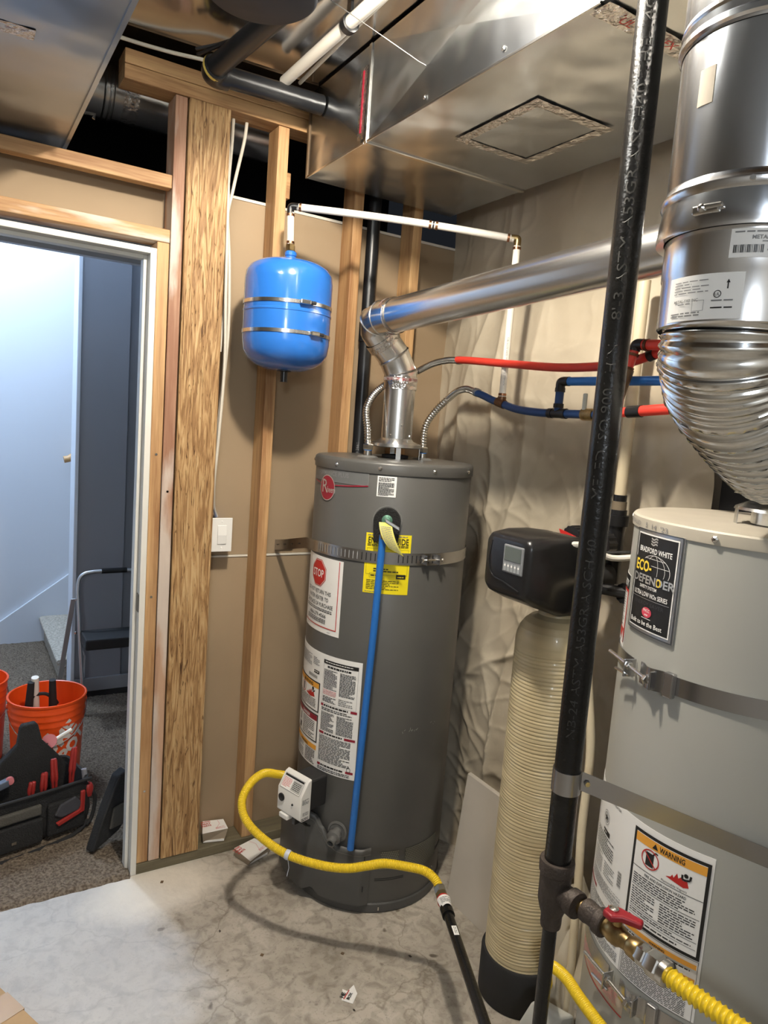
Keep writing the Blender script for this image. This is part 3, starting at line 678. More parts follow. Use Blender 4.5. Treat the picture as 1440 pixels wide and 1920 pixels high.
MB().tube([(.93, 2.19, 2.628), (.925, 1.8, 2.640), (.92, 1.2, 2.65)], .006, 10).build('cable', M_ROMEX, pv)
def cable(pts, r, mt, label, name='electrical_cable', group=None):
    return tag(MB().tube(spline(pts, 10), r, 10).build(name, mt, smooth=60), label, 'cable', group)
cable([(.30, 2.30, 2.645), (.42, 2.31, 2.643), (.55, 2.29, 2.638), (.66, 2.25, 2.63), (.76, 2.25, 2.63)], .0055, M_ROMEX, 'white cable lying along the top plate above the door')
cable([(.60, 2.17, 2.615), (.66, 2.10, 2.625), (.72, 1.95, 2.63), (.74, 1.70, 2.64)], .0045, M_ABS, 'upper black wire bunched beside the black drain elbow')
cable([(.61, 2.19, 2.610), (.68, 2.05, 2.622), (.75, 1.9, 2.625), (.78, 1.70, 2.64)], .005, M_ABS, 'lower black wire bunched beside the black drain elbow')
tag(MB().tube([(.80, 1.722, 2.62), (.998, 1.612, 2.50), (1.015, 1.60, 2.49)], .0012, 6).build('tie_wire', M_STEEL), 'thin bright wire stretched diagonally under the ceiling pan', 'wire')

ss = thing('soil_stack', (1.335, 2.385, 0), 'black plastic stack standing in the wall behind the grey water heater', 'pipe')
MB().tube([(1.335, 2.383, .04), (1.335, 2.383, 2.549)], .024, 20).build('pipe', M_ABS, ss, smooth=60)
MB().tube([(1.335, 2.383, 1.90), (1.335, 2.383, 1.97)], .028, 20).build('coupling', M_ABS, ss, smooth=60)
q = Print(vpipemap(1.335, 2.383, .024, R_(236), 1.32)); q.text('ABS-DWV 1-1/2 ASTM D 2661', 0, -.004, .016, M_INKG, 1, 'l'); q.build('lettering', ss)

cable([(.776, 2.41, 2.549), (.772, 2.375, 2.47), (.772, 2.352, 2.30), (.778, 2.350, 2.0), (.786, 2.352, 1.75), (.777, 2.355, 1.5), (.772, 2.360, 1.38), (.785, 2.395, 1.28), (.805, 2.420, 1.235)], .0055, M_ROMEX,
      'white cable running straightest down beside the strand lumber post')
cable([(.794, 2.40, 2.549), (.788, 2.385, 2.47), (.774, 2.362, 2.28), (.790, 2.362, 2.08), (.797, 2.364, 1.85), (.780, 2.366, 1.58), (.773, 2.37, 1.42), (.776, 2.40, 1.30)], .0055, M_ROMEX,
      'white cable bowing out from the strand lumber post')
cable([(.840, 2.40, 2.549), (.828, 2.385, 2.48), (.795, 2.370, 2.33), (.776, 2.372, 2.2), (.785, 2.374, 2.0), (.776, 2.376, 1.8)], .0055, M_ROMEX,
      'white cable slanting down to the post from the top plate')

ls = thing('light_switch', (.808, 2.40, 1.178), 'white rocker light switch beside the strand lumber post', 'switch')
MB().box(.772, .846, 2.366, 2.37, 1.119, 1.238).build('plate', M_WHITEP, ls, smooth=0, bevel=.003, seg=3)
MB().box(.783, .836, 2.37, 2.43, 1.132, 1.226).build('box', M_BLUE, ls, smooth=0)
MB().prism([(.793, 2.366, 1.145), (.793, 2.3625, 1.147), (.793, 2.360, 1.178), (.793, 2.364, 1.211), (.793, 2.366, 1.213)], (.032, 0, 0)).build('rocker', M_WHITEP, ls, smooth=0, bevel=.001)
for z in (1.133, 1.225): MB().lathe([(.003, 0), (.0025, .001)], (.809, 2.366, z), 10, (0, -1, 0)).build('screw', M_PAPER, ls)

# ================================================================== GREY WATER HEATER
C1 = (1.301, 2.063); R1 = .265
def on1(deg, r, z): a = R_(deg); return V(C1[0] + r * math.cos(a), C1[1] + r * math.sin(a), z)
def nrm(deg): return V(math.cos(R_(deg)), math.sin(R_(deg)), 0)
def tan_(deg): return V(-math.sin(R_(deg)), math.cos(R_(deg)), 0)
h1 = thing('water_heater', (C1[0], C1[1], 0), 'tall dark grey water heater in the corner with yellow and white labels', 'water heater')
MB().lathe([(.02, .022), (R1 - .002, .022), (R1, .028), (R1, 1.452), (R1 - .002, 1.455), (.02, 1.455)], (*C1, 0), 96).build('jacket', M_H1, h1, smooth=40)
MB().lathe([(.02, 0), (.266, 0), (.270, .004), (.270, .030), (.266, .034), (.02, .034)], (*C1, 0), 96).build('base_ring', M_H1D, h1, smooth=40)
cap = MB().lathe([(R1 - .001, 1.447), (.2685, 1.448), (.2692, 1.452), (.2692, 1.476), (.267, 1.482), (.260, 1.4865), (.25, 1.4875), (.02, 1.4875)], (*C1, 0), 96).build('top_cap', M_H1, h1, smooth=40)
for d in (150, 196, 229, 266, 302):
    p = on1(d, .2692, 1.466); MB().lathe([(.0055, 0), (.006, .0015), (.003, .0045)], p, 8, nrm(d)).build('screw', M_STEEL, cap)
for x, y in ((-.105, .005), (.104, -.013)):
    p = V(C1[0] + x, C1[1] + y, 1.4875)
    MB().lathe([(.036, 0), (.030, .005), (.018, .007), (.018, .002)], p, 24).build('nipple_flange', M_GREYP, h1)
    MB().lathe([(.0135, 0), (.0135, .045)], p, 16).build('nipple', M_STEEL, h1)
    MB().lathe([(.0145, .022), (.0145, .030)], p, 16).build('plastic_collar', M_BPEX, h1)
# draft hood
dh = MB().lathe([(.052, .085), (.052, .068), (.060, .060), (.086, .050), (.088, .040), (.084, .038)], (*C1, 1.4875), 40, cap=False).build('draft_hood', M_GALV, h1, smooth=30)
for k in range(4):
    d = 245 + 90 * k; p = on1(d, .082, 1.4875)
    MB().obox(p + V(0, 0, .023), nrm(d), tan_(d), (0, 0, 1), .0012, .008, .023).build('hood_leg', M_GALV, dh, smooth=0)
    MB().lathe([(.004, 0), (.003, .003)], p + V(0, 0, .040), 8, nrm(d)).build('screw', M_STEEL, dh)
MB().lathe([(.045, .002), (.045, .012), (.03, .014)], (*C1, 1.4875), 32).build('flue_collar', M_MATTE, h1)

# seams / scratches / perforated air intake
def mesh_patch(a0, a1, z0, z1):
    P_ = Print(cylmap(*C1, R1, R_(a0), z0), .012); W = R_(a1 - a0) * R1; H = z1 - z0
    P_.rect(0, 0, W, H, mat('screen_dark', (.075, .075, .06), .6), 0.5)
    nx = int(W / .0062); nz = int(H / .0062); mm = mat('screen_hole', (.30, .29, .24), .5)
    for i in range(nx):
        for j in range(nz):
            u = (i + .5 + .5 * (j % 2)) * W / (nx + .5); v = (j + .5) * H / nz
            P_.poly([(u + .0016 * math.cos(t * PI / 3), v + .0016 * math.sin(t * PI / 3)) for t in range(6)], mm, 1)
    P_.build('air_screen', h1)
mesh_patch(249, 263, .15, .215); mesh_patch(268, 303, .13, .215)
for zz, a, b in ((.118, 246, 268), (.112, 246, 268), (.150, 300, 318), (.143, 300, 318)):
    sheet('louvre', h1, M_MATTE, *C1, R1, R_(a), R_(b), zz, zz + .0025, .0006)
q = Print(cylmap(*C1, R1, R_(258), .62)); rr = random.Random(2)
for k in range(14): 
    u = rr.choice((0, .02, .04, .10, .12)) + rr.uniform(0, .012); v = rr.uniform(-.006, .008) + u * .12
    q.line([(u, v), (u + rr.uniform(-.003, .006), v + rr.uniform(.002, .008))], .0008, M_SILVER, 1)
q.build('scratches', h1)

# --- burner cover: bulging skirt with a curved top edge, a foot notch and a clean thickness
def cover_r(a):   # extra radius by angle (deg)
    if a < 158: return .03
    if a < 194: return .046 - .0016 * (a - 158) * .1
    if a < 204: t = (a - 194) / 10; t = t * t * (3 - 2 * t); return .040 + (.022 - .040) * t
    return .022 if a < 236 else .022 - (a - 236) * .002
def cover_top(a):
    pts = [(150, .315), (166, .318), (186, .316), (191, .308), (196, .316), (200, .309), (206, .275), (212, .245), (220, .228), (232, .226), (242, .229)]
    for (a0, z0), (a1, z1) in zip(pts, pts[1:]):
        if a <= a1: t = (a - a0) / (a1 - a0); t = t * t * (3 - 2 * t); return z0 + (z1 - z0) * t
    return pts[-1][1]
def cover_bot(a): return .040 if a < 196 else (.040 + (a - 196) * .003 if a < 201 else max(.036, .055 - (a - 201) * .003))
AN = [150 + 92 * i / 60 for i in range(61)]
m = MB(); vs = []
for a in AN:
    t, b, x = cover_top(a), cover_bot(a), cover_r(a)
    for r, z in ((R1 + .001, b), (R1 + x, b), (R1 + x, t - .012), (R1 + x - .004, t - .003), (R1 + x - .010, t), (R1 + x - .016, t - .004), (R1 + x - .016, b + .02)): vs.append(on1(a, r, z))
fs = [(7 * i + k, 7 * i + 7 + k, 7 * i + 8 + k, 7 * i + 1 + k) for i in range(60) for k in range(6)] + [tuple(range(7)), tuple(420 + k for k in range(6, -1, -1))]
bc = m.add(vs, fs).build('burner_cover', M_H1D, h1, smooth=40)
q = MB()
for i in range(0, 60): q.add([on1(AN[j], R1 + cover_r(AN[j]) + .0007, cover_top(AN[j]) - dz) for j, dz in ((i, .016), (i + 1, .016), (i + 1, .019), (i, .019))], [(0, 1, 2, 3)])
q.build('rim_bead', M_GREYP, bc, smooth=0, fix=False)
for z in (.095, .20): MB().obox(on1(238, R1 + .0205, z), nrm(238), tan_(238), (0, 0, 1), .001, .0015, .009).build('slot', M_MATTE, bc, smooth=0)
MB().obox(on1(250, .272, .018), nrm(250), tan_(250), (0, 0, 1), .0015, .002, .006).build('clip', M_STEEL, h1, smooth=0)

# --- drain valve
dv = on1(217, R1, .268)
MB().lathe([(.034, 0), (.034, .004), (.028, .006), (.026, .004)], dv, 28, nrm(217)).build('drain_rosette', M_GREYP, h1)
n_ = nrm(217) * .95 + V(0, 0, -.25)
MB().lathe([(.016, 0), (.016, .018), (.024, .020), (.0245, .034), (.018, .036), (.0155, .038), (.0155, .056), (.0105, .057), (.010, .045)], dv, 16, n_, cap=False).build('drain_valve', M_GREYP, h1, smooth=30)
MB().lathe([(.010, .046), (.001, .0462)], dv, 16, n_).build('drain_bore', M_MATTE, h1)

# --- relief valve with foam pad, lever, tag and blue discharge tube
TA = 236.0
ft = MB(); cpt = on1(TA, R1 - .004, 1.307)
prof = [(.042 * math.cos(t), .042 * math.sin(t)) for t in [PI * k / 14 for k in range(15)]] + [(-.038, -.065), (.038, -.065)]
poly = [cpt + tan_(TA) * a + V(0, 0, 1) * b for a, b in prof]
ft.prism(poly, nrm(TA) * .026).build('foam_pad', M_FOAM, h1, smooth=40, bevel=.003)
MB().prism([cpt + tan_(TA) * a * 1.1 + V(0, 0, 1) * (b * 1.1 if b > 0 else b * .4) for a, b in prof], nrm(TA) * .007).build('foam_rim', M_GREYP, h1, smooth=40)
tv = cpt + nrm(TA) * .026 + V(0, 0, .004)
MB().lathe([(.0165, 0), (.0165, .004), (.012, .006), (.011, .012), (.007, .014)], tv, 20, nrm(TA)).build('relief_valve', M_GREEN, h1, smooth=35)
lv = tv + nrm(TA) * .020
MB().obox(lv + tan_(TA) * .018 + V(0, 0, -.010), tan_(TA) * .85 + V(0, 0, -.45), nrm(TA), (0, .2, 1), .026, .0025, .006).build('relief_lever', mat('lever_grey', (.22, .22, .21), .35, .8), h1, smooth=0, bevel=.002)
def tag_fn(u, v):
    c = tv + nrm(TA) * (.020 + .022 * math.sin(v * 2.2)) + V(0, 0, -.004 - .086 * v) + tan_(TA) * (-.004 + .026 * v * v + .014 * v)
    wd = .019 + .005 * v
    return c + tan_(TA) * (u - .5) * 2 * wd + V(0, 0, -.012 * (u - .5) * 2 * v) + nrm(TA) * .004 * math.cos(u * PI)
tg = MB().grid(tag_fn, 6, 14).build('valve_tag', mat('tag_yellow', (.62, .58, .12), .5), h1, smooth=60)
q = Print(lambda u, v, h: tuple(V(tag_fn(u, v)) + nrm(TA) * (.0008 + h)), .2); q.micro(.08, .12, .92, .97, 14, M_INKG, 1, word=.16, t=.45); q.build('tag_print', tg)
MB().tube(spline([on1(TA - 1, .300, 1.290), on1(TA - 1, .312, 1.275), V(1.122, 1.812, 1.255)], 5), .011, 14).build('relief_outlet', M_BRASS, h1)
tb = tag(MB().tube([(1.122, 1.812, 1.268), (1.117, 1.815, 1.0), (1.098, 1.829, .245)], .0113, 18).build('discharge_tube', M_BPEX, smooth=60), 'straight blue discharge tube hanging down the front of the grey water heater', 'tube')

# --- gas control
GA = 197.0; gn, gt, gz = nrm(GA), tan_(GA), V(0, 0, 1)
gc = on1(GA, .350, .398)
gv = thing('gas_control', gc, 'white gas control box low on the grey water heater', 'gas valve')
MB().obox(gc - gn * .045, gn, gt, gz, .042, .042, .052).build('back_body', M_MATTE, gv, smooth=0, bevel=.006)
prof = [(-.004, -.066), (.030, -.066), (.040, -.058), (.040, .018), (.012, .062), (.0, .068), (-.004, .068)]
hb = MB().prism([gc + gn * a + gz * b - gt * .056 for a, b in prof], gt * .112).build('housing', M_WHITEP, gv, smooth=40, bevel=.007, seg=3)
sl = (gn * -.028 + gz * .044).normalized(); sn = sl.cross(gt).normalized(); sn = sn if sn.dot(gn) > 0 else -sn
q = Print(planemap(gc + gn * .0268 + gz * .040, gt, sl, sn))
q.rect(-.046, -.024, .046, .023, M_INKG, 1).rect(-.0448, -.0228, .0448, .0218, M_PAPER, 2).rect(-.044, .015, .044, .0212, M_INK, 3)
q.micro(-.042, -.018, -.004, .012, 7, M_PINK, 3, word=.008, t=.6).rect(.0, -.02, .043, .013, mat('label_grey', (.5, .5, .47), .5), 3).micro(.004, -.016, .04, .010, 5, M_INK, 4, word=.008, t=.4); q.build('label', hb)
kb = gc + gn * .040 - gt * .034 + gz * -.012
MB().lathe([(.013, 0), (.013, .004), (.010, .006)], kb, 20, gn).build('knob', M_BLACK, gv)
MB().lathe([(.004, 0), (.003, .003)], gc + gn * .040 + gt * .018 - gz * .018, 10, gn).build('indicator', M_BLACK, gv)
MB().obox(gc + gn * .030 - gt * .018 - gz * .070, gt, gn, gz, .020, .016, .008).build('outlet_tab', M_WHITEP, gv, smooth=0, bevel=.003)
MB().obox(gc + gn * .024 + gt * .022 - gz * .072, gt, gn, gz, .008, .012, .012).build('plug', M_BLACK, gv, smooth=0, bevel=.002)
q = Print(planemap(gc + gt * .056 + gn * .018 - gz * .016, -gn, gz, gt)); q.micro(-.016, .008, .014, .026, 4, M_INKG, 1, word=.01).micro(-.012, -.030, .014, -.018, 3, M_INKG, 1, word=.01).micro(-.016, -.046, .014, -.036, 2, M_INK, 1, word=.012); tag(q.build('side_print', hb), kind='stuff')
for k in range(3): MB().tube(spline([gc + gt * (-.02 + .02 * k) - gz * .075, gc - gn * .01 + gt * (-.015 + .02 * k) - gz * .10, gc - gn * .04 + gt * (-.01 + .015 * k) - gz * .12], 6), .0035, 8).build('wire', M_MATTE, gv)

# ------------------------------------------------------------------ labels of the grey heater
lm = lambda a, z: cylmap(*C1, R1 + .0008, R_(a), z)
ARC = lambda d: R_(d) * R1
def label(name, a0, a1, z0, z1, mt=M_PAPER): return sheet(name, h1, mt, *C1, R1 + .0002, R_(a0), R_(a1), z0, z1, .0006)
# brand banner
q = Print(cylmap(*C1, R1, R_(165), 1.40)); W = ARC(56.5)
q.rect(0, .008, W, .046, mat('banner_grey', (.135, .14, .14), .35), 1).frame(0, .008, W, .046, .0012, M_INKG, 2)
q.text('PERFORMANCE PLUS', .006, .026, .020, mat('banner_text', (.22, .225, .22), .4), 3, 'l', .01)
q.line([(0, .004), (.06, -.003), (.12, -.004), (.19, .001), (W, .008)], .0035, M_MAROON, 3); q.build('banner', h1)
q = Print(cylmap(*C1, R1 + .001, R_(186), 1.386)); q.disc(0, 0, .0415, .0415, M_SILVER, 1, 40).disc(0, 0, .0385, .0385, M_MAROON, 2, 40).text('R', -.026, -.016, .062, M_SILVER, 3, 'l').text('heem', .004, -.014, .028, M_SILVER, 3, 'l', .01, fit=.040)
q.build('badge', h1)
lb = label('approval_sticker', 227.5, 240.3, 1.380, 1.443)
q = Print(lm(227.5, 1.380)); W = ARC(12.8); q.micro(.004, .046, W - .004, .060, 3, M_INK, 1, word=.008).micro(.004, .003, W - .004, .044, 14, M_INK, 1, word=.006, t=.55); q.build('print', lb)
# energy label
lb = label('energy_label', 222.6, 253.3, 1.076, 1.265, M_YLAB)
q = Print(lm(222.6, 1.076)); W = ARC(30.7)
q.micro(.006, .180, W - .006, .186, 1, M_INKG, 1).text('ENERGYGUIDE', W / 2, .158, .027, M_INK, 1, 'c', .018, fit=W - .016)
q.micro(.006, .148, .050, .156, 2, M_INK, 1).micro(.095, .148, W - .006, .156, 2, M_INK, 1).frame(.006, .122, W - .006, .142, .0006, M_INK, 1)
q.text('Estimated Yearly Energy Cost', W / 2, .112, .009, M_INK, 1, 'c', .01).frame(.006, .060, W - .006, .104, .0006, M_INK, 1)
q.frame(.018, .050, .046, .064, .0006, M_INK, 1).micro(.022, .054, .042, .060, 1, M_INK, 2).rect(W - .040, .050, W - .010, .064, M_INK, 1).micro(W - .036, .053, W - .014, .058, 1, M_YLAB, 2)
q.micro(.03, .068, W - .03, .082, 2, M_INK, 1).micro(.01, .012, W - .012, .044, 6, M_INK, 1, fill=.85, t=.35).micro(.006, .004, .04, .007, 1, M_INKG, 1); q.build('print', lb)
# stop label
lb = label('return_notice', 160, 207, .912, 1.160)
q = Print(lm(160, .912)); W = ARC(47)
q.rect(W - .0145, .018, W - .0115, .245, M_RED, 1).rect(.0, .0175, W - .0115, .0205, M_RED, 1)
oc = lambda r: [(W * .47 + r * math.cos(PI / 8 + k * PI / 4), .193 + r * math.sin(PI / 8 + k * PI / 4)) for k in range(8)]
q.poly(oc(.0475), M_RED, 1).poly(oc(.0450), M_PAPER, 2).poly(oc(.0435), M_RED, 3).text('STOP', W * .47, .180, .036, M_PAPER, 4, 'c', .015, fit=.066)
q.text('DO NOT RETURN THIS', W * .47, .126, .0185, M_INK, 1, 'c', .010, fit=.145).text('WATER HEATER TO', W * .47, .105, .0185, M_INK, 1, 'c', .010, fit=.125).text('THE PLACE OF PURCHASE', W * .48, .084, .0185, M_INK, 1, 'c', .010, fit=.165)
q.micro(.02, .068, W - .025, .079, 2, M_INK, 1).text('1-866-279-4566', W * .47, .050, .0175, M_INK, 1, 'c', .010, fit=.110).micro(.035, .030, W - .055, .046, 3, M_INK, 1).micro(W - .05, .006, W - .03, .009, 1, M_INKG, 1)
q.build('print', lb)
# big instruction label
lb = label('instruction_label', 150, 226.7, .452, .846)
q = Print(lm(150, .452)); W = ARC(76.7); xl = ARC(44)
q.micro(.03, .335, xl - .055, .375, 9, M_INKG, 1, word=.009).micro(xl - .05, .345, xl - .012, .372, 5, M_INKG, 1, word=.01).rect(xl - .042, .318, xl - .012, .328, M_INK, 1).micro(xl - .04, .321, xl - .014, .326, 1, M_PAPER, 2)
for k in range(26): q.rect(xl - .078 + k * .0022, .300, xl - .078 + k * .0022 + (.0012 if k % 3 else .0006), .310, M_INK, 1)
def warnbox(v0, v1, hd, big):
    q.rect(-.0, v0, xl - .004, v1, M_INK, 1).rect(.004, v0 + .004, xl - .0085, v1 - .004, M_PAPER, 2).rect(.004, v1 - .022, xl - .0085, v1 - .004, hd, 3)
warnbox(.188, .290, M_ORANGE, 1); q.text('WARNING', xl * .62, .272, .015, M_INK, 4, 'c', .02)
q.poly([(xl * .44, .271), (xl * .44 + .014, .271), (xl * .44 + .007, .283)], M_INK, 4)
q.rect(xl * .42, .236, xl * .42 + .010, .262, M_INK, 3).disc(xl * .45, .249, .017, .019, M_RED, 3, 24, .85)
fl = [(xl * .58, .236), (xl * .62, .244), (xl * .64, .239), (xl * .68, .252), (xl * .70, .244), (xl * .745, .258), (xl * .77, .246), (xl * .82, .252), (xl * .86, .236)]
q.poly(fl + [(xl * .72, .231)], M_RED, 3).disc(xl * .80, .262, .006, .006, M_INK, 4).line([(xl * .78, .258), (xl * .83, .252), (xl * .86, .258)], .004, M_INK, 4)
q.micro(.03, .194, xl - .014, .230, 7, M_INK, 3, word=.012, t=.45)
warnbox(.084, .180, M_MAROON, 1); q.text('DANGER', xl * .62, .162, .014, M_PAPER, 4, 'c', .02).rect(xl * .36, .124, xl * .40, .150, M_INK, 3).rect(xl * .33, .096, xl * .42, .116, M_INK, 3).micro(xl * .5, .092, xl - .016, .154, 10, M_INK, 3, word=.012, t=.45)
q.rect(.004, .058, xl - .005, .074, M_ORANGE, 1).text('WARNING', xl * .6, .060, .012, M_INK, 2, 'c', .02).micro(.02, .006, xl - .08, .054, 8, M_INKG, 1).micro(xl - .07, .006, xl - .008, .054, 9, M_INK, 1)
x0, x1 = xl + .006, W - .010; xm = (x0 + x1) / 2
q.rect(x0 + .002, .366, x1, .378, M_INK, 1).micro(x0 + .01, .3695, x1 - .012, .3745, 1, M_PAPER, 2).micro(x0 + .02, .352, x1 - .02, .361, 1, M_INK, 1, t=.7)
q.frame(x0 + .002, .232, x1, .366, .0006, M_INK, 1).micro(x0 + .006, .282, xm - .004, .348, 15, M_INK, 1, word=.009).micro(x0 + .006, .262, xm - .004, .280, 4, M_PINK, 1, word=.009).micro(x0 + .006, .238, xm - .004, .258, 4, M_INK, 1)
q.micro(xm + .004, .270, x1 - .005, .348, 18, M_INK, 1, word=.009).micro(xm + .004, .238, x1 - .01, .262, 4, M_INKG, 1)
def redbar(v, w1): q.rect(x0, v, x0 + w1 * .6, v + .008, M_MAROON, 1).rect(x1 - w1, v, x1 + .004, v + .008, M_MAROON, 1).micro(x0 + w1 * .7, v + .001, x1 - w1 - .004, v + .007, 1, M_INK, 1, t=.9)
redbar(.222, .018); q.micro(x0 + .004, .208, x1 - .006, .219, 2, M_INK, 1).micro(x0 + .004, .140, xm - .006, .204, 15, M_INK, 1, word=.009).micro(xm + .002, .140, x1 - .004, .204, 15, M_INK, 1, word=.009)
redbar(.128, .034); q.micro(x0 + .002, .036, x1 - .004, .124, 18, M_INK, 1, word=.014, t=.45).disc(x1 - .012, .032, .007, .009, M_INK, 2, 16, .8)
redbar(.018, .022); q.micro(x0 + .002, .004, x1, .015, 2, M_INK, 1); q.build('print', lb)

# ------------------------------------------------------------------ seismic strap of the grey heater
sp1 = thing('heater_strap', (C1[0], C1[1], 1.17), 'slotted galvanised strap binding the grey water heater to the wall', 'strap')
RS = R1 + .0025
pts = [V(1.035, 2.424, 1.128), V(1.040, 2.36, 1.140), V(1.048, 2.25, 1.165), V(1.052, 2.20, 1.176)] + [on1(a, RS, 1.190 - .008 * max(0, (185 - a) / 22)) for a in range(163, 332, 4)] + [V(1.60, 2.1, 1.19), V(1.66, 2.2, 1.19)]
MB().band(pts, .038, .0016).build('band', M_STRAP, sp1, smooth=40)
MB().obox((1.070, 2.4245, 1.128), (1, 0, 0), (0, 1, 0), (0, 0, 1), .036, .0015, .019).build('wall_bracket', M_STRAP, sp1, smooth=0)
q = Print(cylmap(*C1, RS + .0008, R_(180), 1.190))
for k in range(30):
    u = k * .0145
    if 16 < k < 21: continue
    q.rect(u, -.012, u + .003, .012, M_MATTE if k > 12 else mat('slot_light', (.30, .30, .30), .5), 1)
q.build('slots', sp1)
q = Print(lambda u, v, h: (1.035 + .017 * u / .1 - .003 - h, 2.42 - 2.2 * u, 1.129 + .45 * u + v))
for k in range(4): q.disc(.008 + .024 * k, 0, .0014, .003, M_MATTE, 1, 10)
q.build('slots', sp1)
for a in (263.5, 273): MB().obox(on1(a, RS + .011, 1.190), nrm(a), tan_(a), (0, 0, 1), .011, .0015, .015).build('lug', M_STRAP, sp1, smooth=0)
p0, p1 = on1(261.5, RS + .012, 1.190), on1(276, RS + .012, 1.190)
MB().tube([p0, p1], .0035, 10).build('bolt', M_STEEL, sp1)
bn = MB(); hexbolt(bn, p0, (p0 - p1), .007, .006); hexbolt(bn, p1, (p1 - p0), .007, .006); bn.build('nut', M_STEEL, sp1, smooth=0)

# ------------------------------------------------------------------ flue of the grey heater
fu = thing('flue_pipe', (C1[0], C1[1], 1.56), 'long galvanised flue pipe rising from the grey water heater and running right', 'flue')
RF = .0525
MB().tube([(*C1, 1.565), (*C1, 1.735)], RF, 40).build('riser', M_FLUE, fu, smooth=60)
def gore(a, b, r, name='elbow_gore'): return MB().tube([a, b], r, 36).build(name, M_FLUE, fu, smooth=60)
E = [V(*C1, 1.725), V(1.299, 2.063, 1.775), V(1.270, 2.068, 1.828), V(1.228, 2.074, 1.872), V(1.197, 2.070, 1.905), V(1.186, 2.055, 1.928), V(1.190, 2.02, 1.937), V(1.197, 1.965, 1.940)]
bl = MB()
MB().tube(E[:5], [.0545, .0545, .0535, .0535, .0545], 36).build('lower_elbow', M_FLUE, fu, smooth=60)
MB().tube(E[3:], [.0535, .0545, .055, .0552, .0545], 36).build('upper_elbow', M_FLUE, fu, smooth=60)
for i in (1, 2, 3, 5, 6):
    t = (E[i + 1] - E[i - 1]).normalized(); bl.lathe([(.0540, -.004), (.0575, 0), (.0540, .004)], E[i], 36, t, cap=False)
bl.build('bead', M_FLUE, fu)
A, B = V(1.199, 1.985, 1.9405), V(1.585, -2.45, 2.249)
MB().tube([A, B], .0532, 40).build('run', M_FLUE, fu, smooth=60)
def wrap(c, t, r, w_, mt, name):
    m = MB(); c = V(c); t = V(t).normalized(); ref = V(0, 0, 1) if abs(t.z) < .9 else V(1, 0, 0); X = (ref - t * ref.dot(t)).normalized(); Y = t.cross(X)
    def fn(u, v):
        a = 2 * PI * u; rr_ = r + .0016 * noise.noise((math.cos(a) * 14, math.sin(a) * 14, v * 5 + w_ * 90)); return c + t * ((v - .5) * w_) + (X * math.cos(a) + Y * math.sin(a)) * rr_
    return m.grid(fn, 60, 6).build(name, mt, fu, smooth=25)
dr = (B - A).normalized()
wrap((*C1, 1.742), (0, 0, 1), .0562, .045, M_FOIL, 'foil_tape'); wrap(E[3], E[4] - E[2], .0575, .03, M_FOIL, 'foil_tape'); wrap(A + dr * .01, dr, .0568, .035, M_FOIL, 'foil_tape')
M_RTAPE = mat('tape_red_print', (.28, .05, .05), .3, .6, var=.9, vscale=60, vcol=(.70, .68, .66))
wrap((*C1, 1.752), (0, 0, 1), .0572, .010, M_RTAPE, 'tape_print'); wrap(A + dr * .004, dr, .0576, .010, M_RTAPE, 'tape_print')
for d in (215, 255, 295): MB().lathe([(.004, 0), (.0025, .003)], on1(d, .0525, 1.60 if d == 255 else 1.566), 8, nrm(d)).build('screw', M_STEEL, fu)

# ------------------------------------------------------------------ corrugated connectors
def corrugated(name, pts, r, pitch, depth, mt, label, cat, n=14, smooth=60, ends=None):
    P_ = resample(spline(pts, 14), pitch / 4); ph = [0, depth * .7, depth, depth * .7]
    rad = [r - ph[i % 4] for i in range(len(P_))]
    return MB().tube(P_, rad, n).build(name, mt, smooth=smooth)
def connector(label, pts, nip, tail):
    t = thing('flex_connector', nip, label, 'hose')
    o = corrugated('corrugated_tube', pts, .0130, .0095, .0030, M_STEEL, None, None); put(o, t)
    MB().tube(tail, .0118, 16).build('smooth_end', M_STEEL, t, smooth=60)
    nb = MB(); hexbolt(nb, V(nip), (0, 0, 1), .019, .020); nb.build('nut', M_STEEL, t, smooth=0)
    MB().lathe([(.0135, 0), (.0145, .012), (.0135, .02)], tail[-1], 16, V(tail[-1]) - V(tail[-2])).build('ferrule', mat('connector_grey', (.30, .31, .32), .4, .7), t)
connector('corrugated steel hose joining the grey heater to the dark blue pipe',
          [(1.405, 2.05, 1.52), (1.406, 2.048, 1.60), (1.423, 2.022, 1.655), (1.445, 1.985, 1.70)], (1.405, 2.05, 1.512),
          spline([(1.445, 1.985, 1.70), (1.462, 1.958, 1.727), (1.480, 1.932, 1.737), (1.494, 1.905, 1.730)], 6))
connector('corrugated steel hose joining the grey heater to the red pipe',
          [(1.196, 2.068, 1.52), (1.196, 2.080, 1.58), (1.215, 2.125, 1.66), (1.30, 2.165, 1.735), (1.41, 2.125, 1.795)], (1.196, 2.068, 1.512),
          spline([(1.41, 2.125, 1.795), (1.445, 2.09, 1.822), (1.475, 2.05, 1.835), (1.496, 2.022, 1.837)], 6))

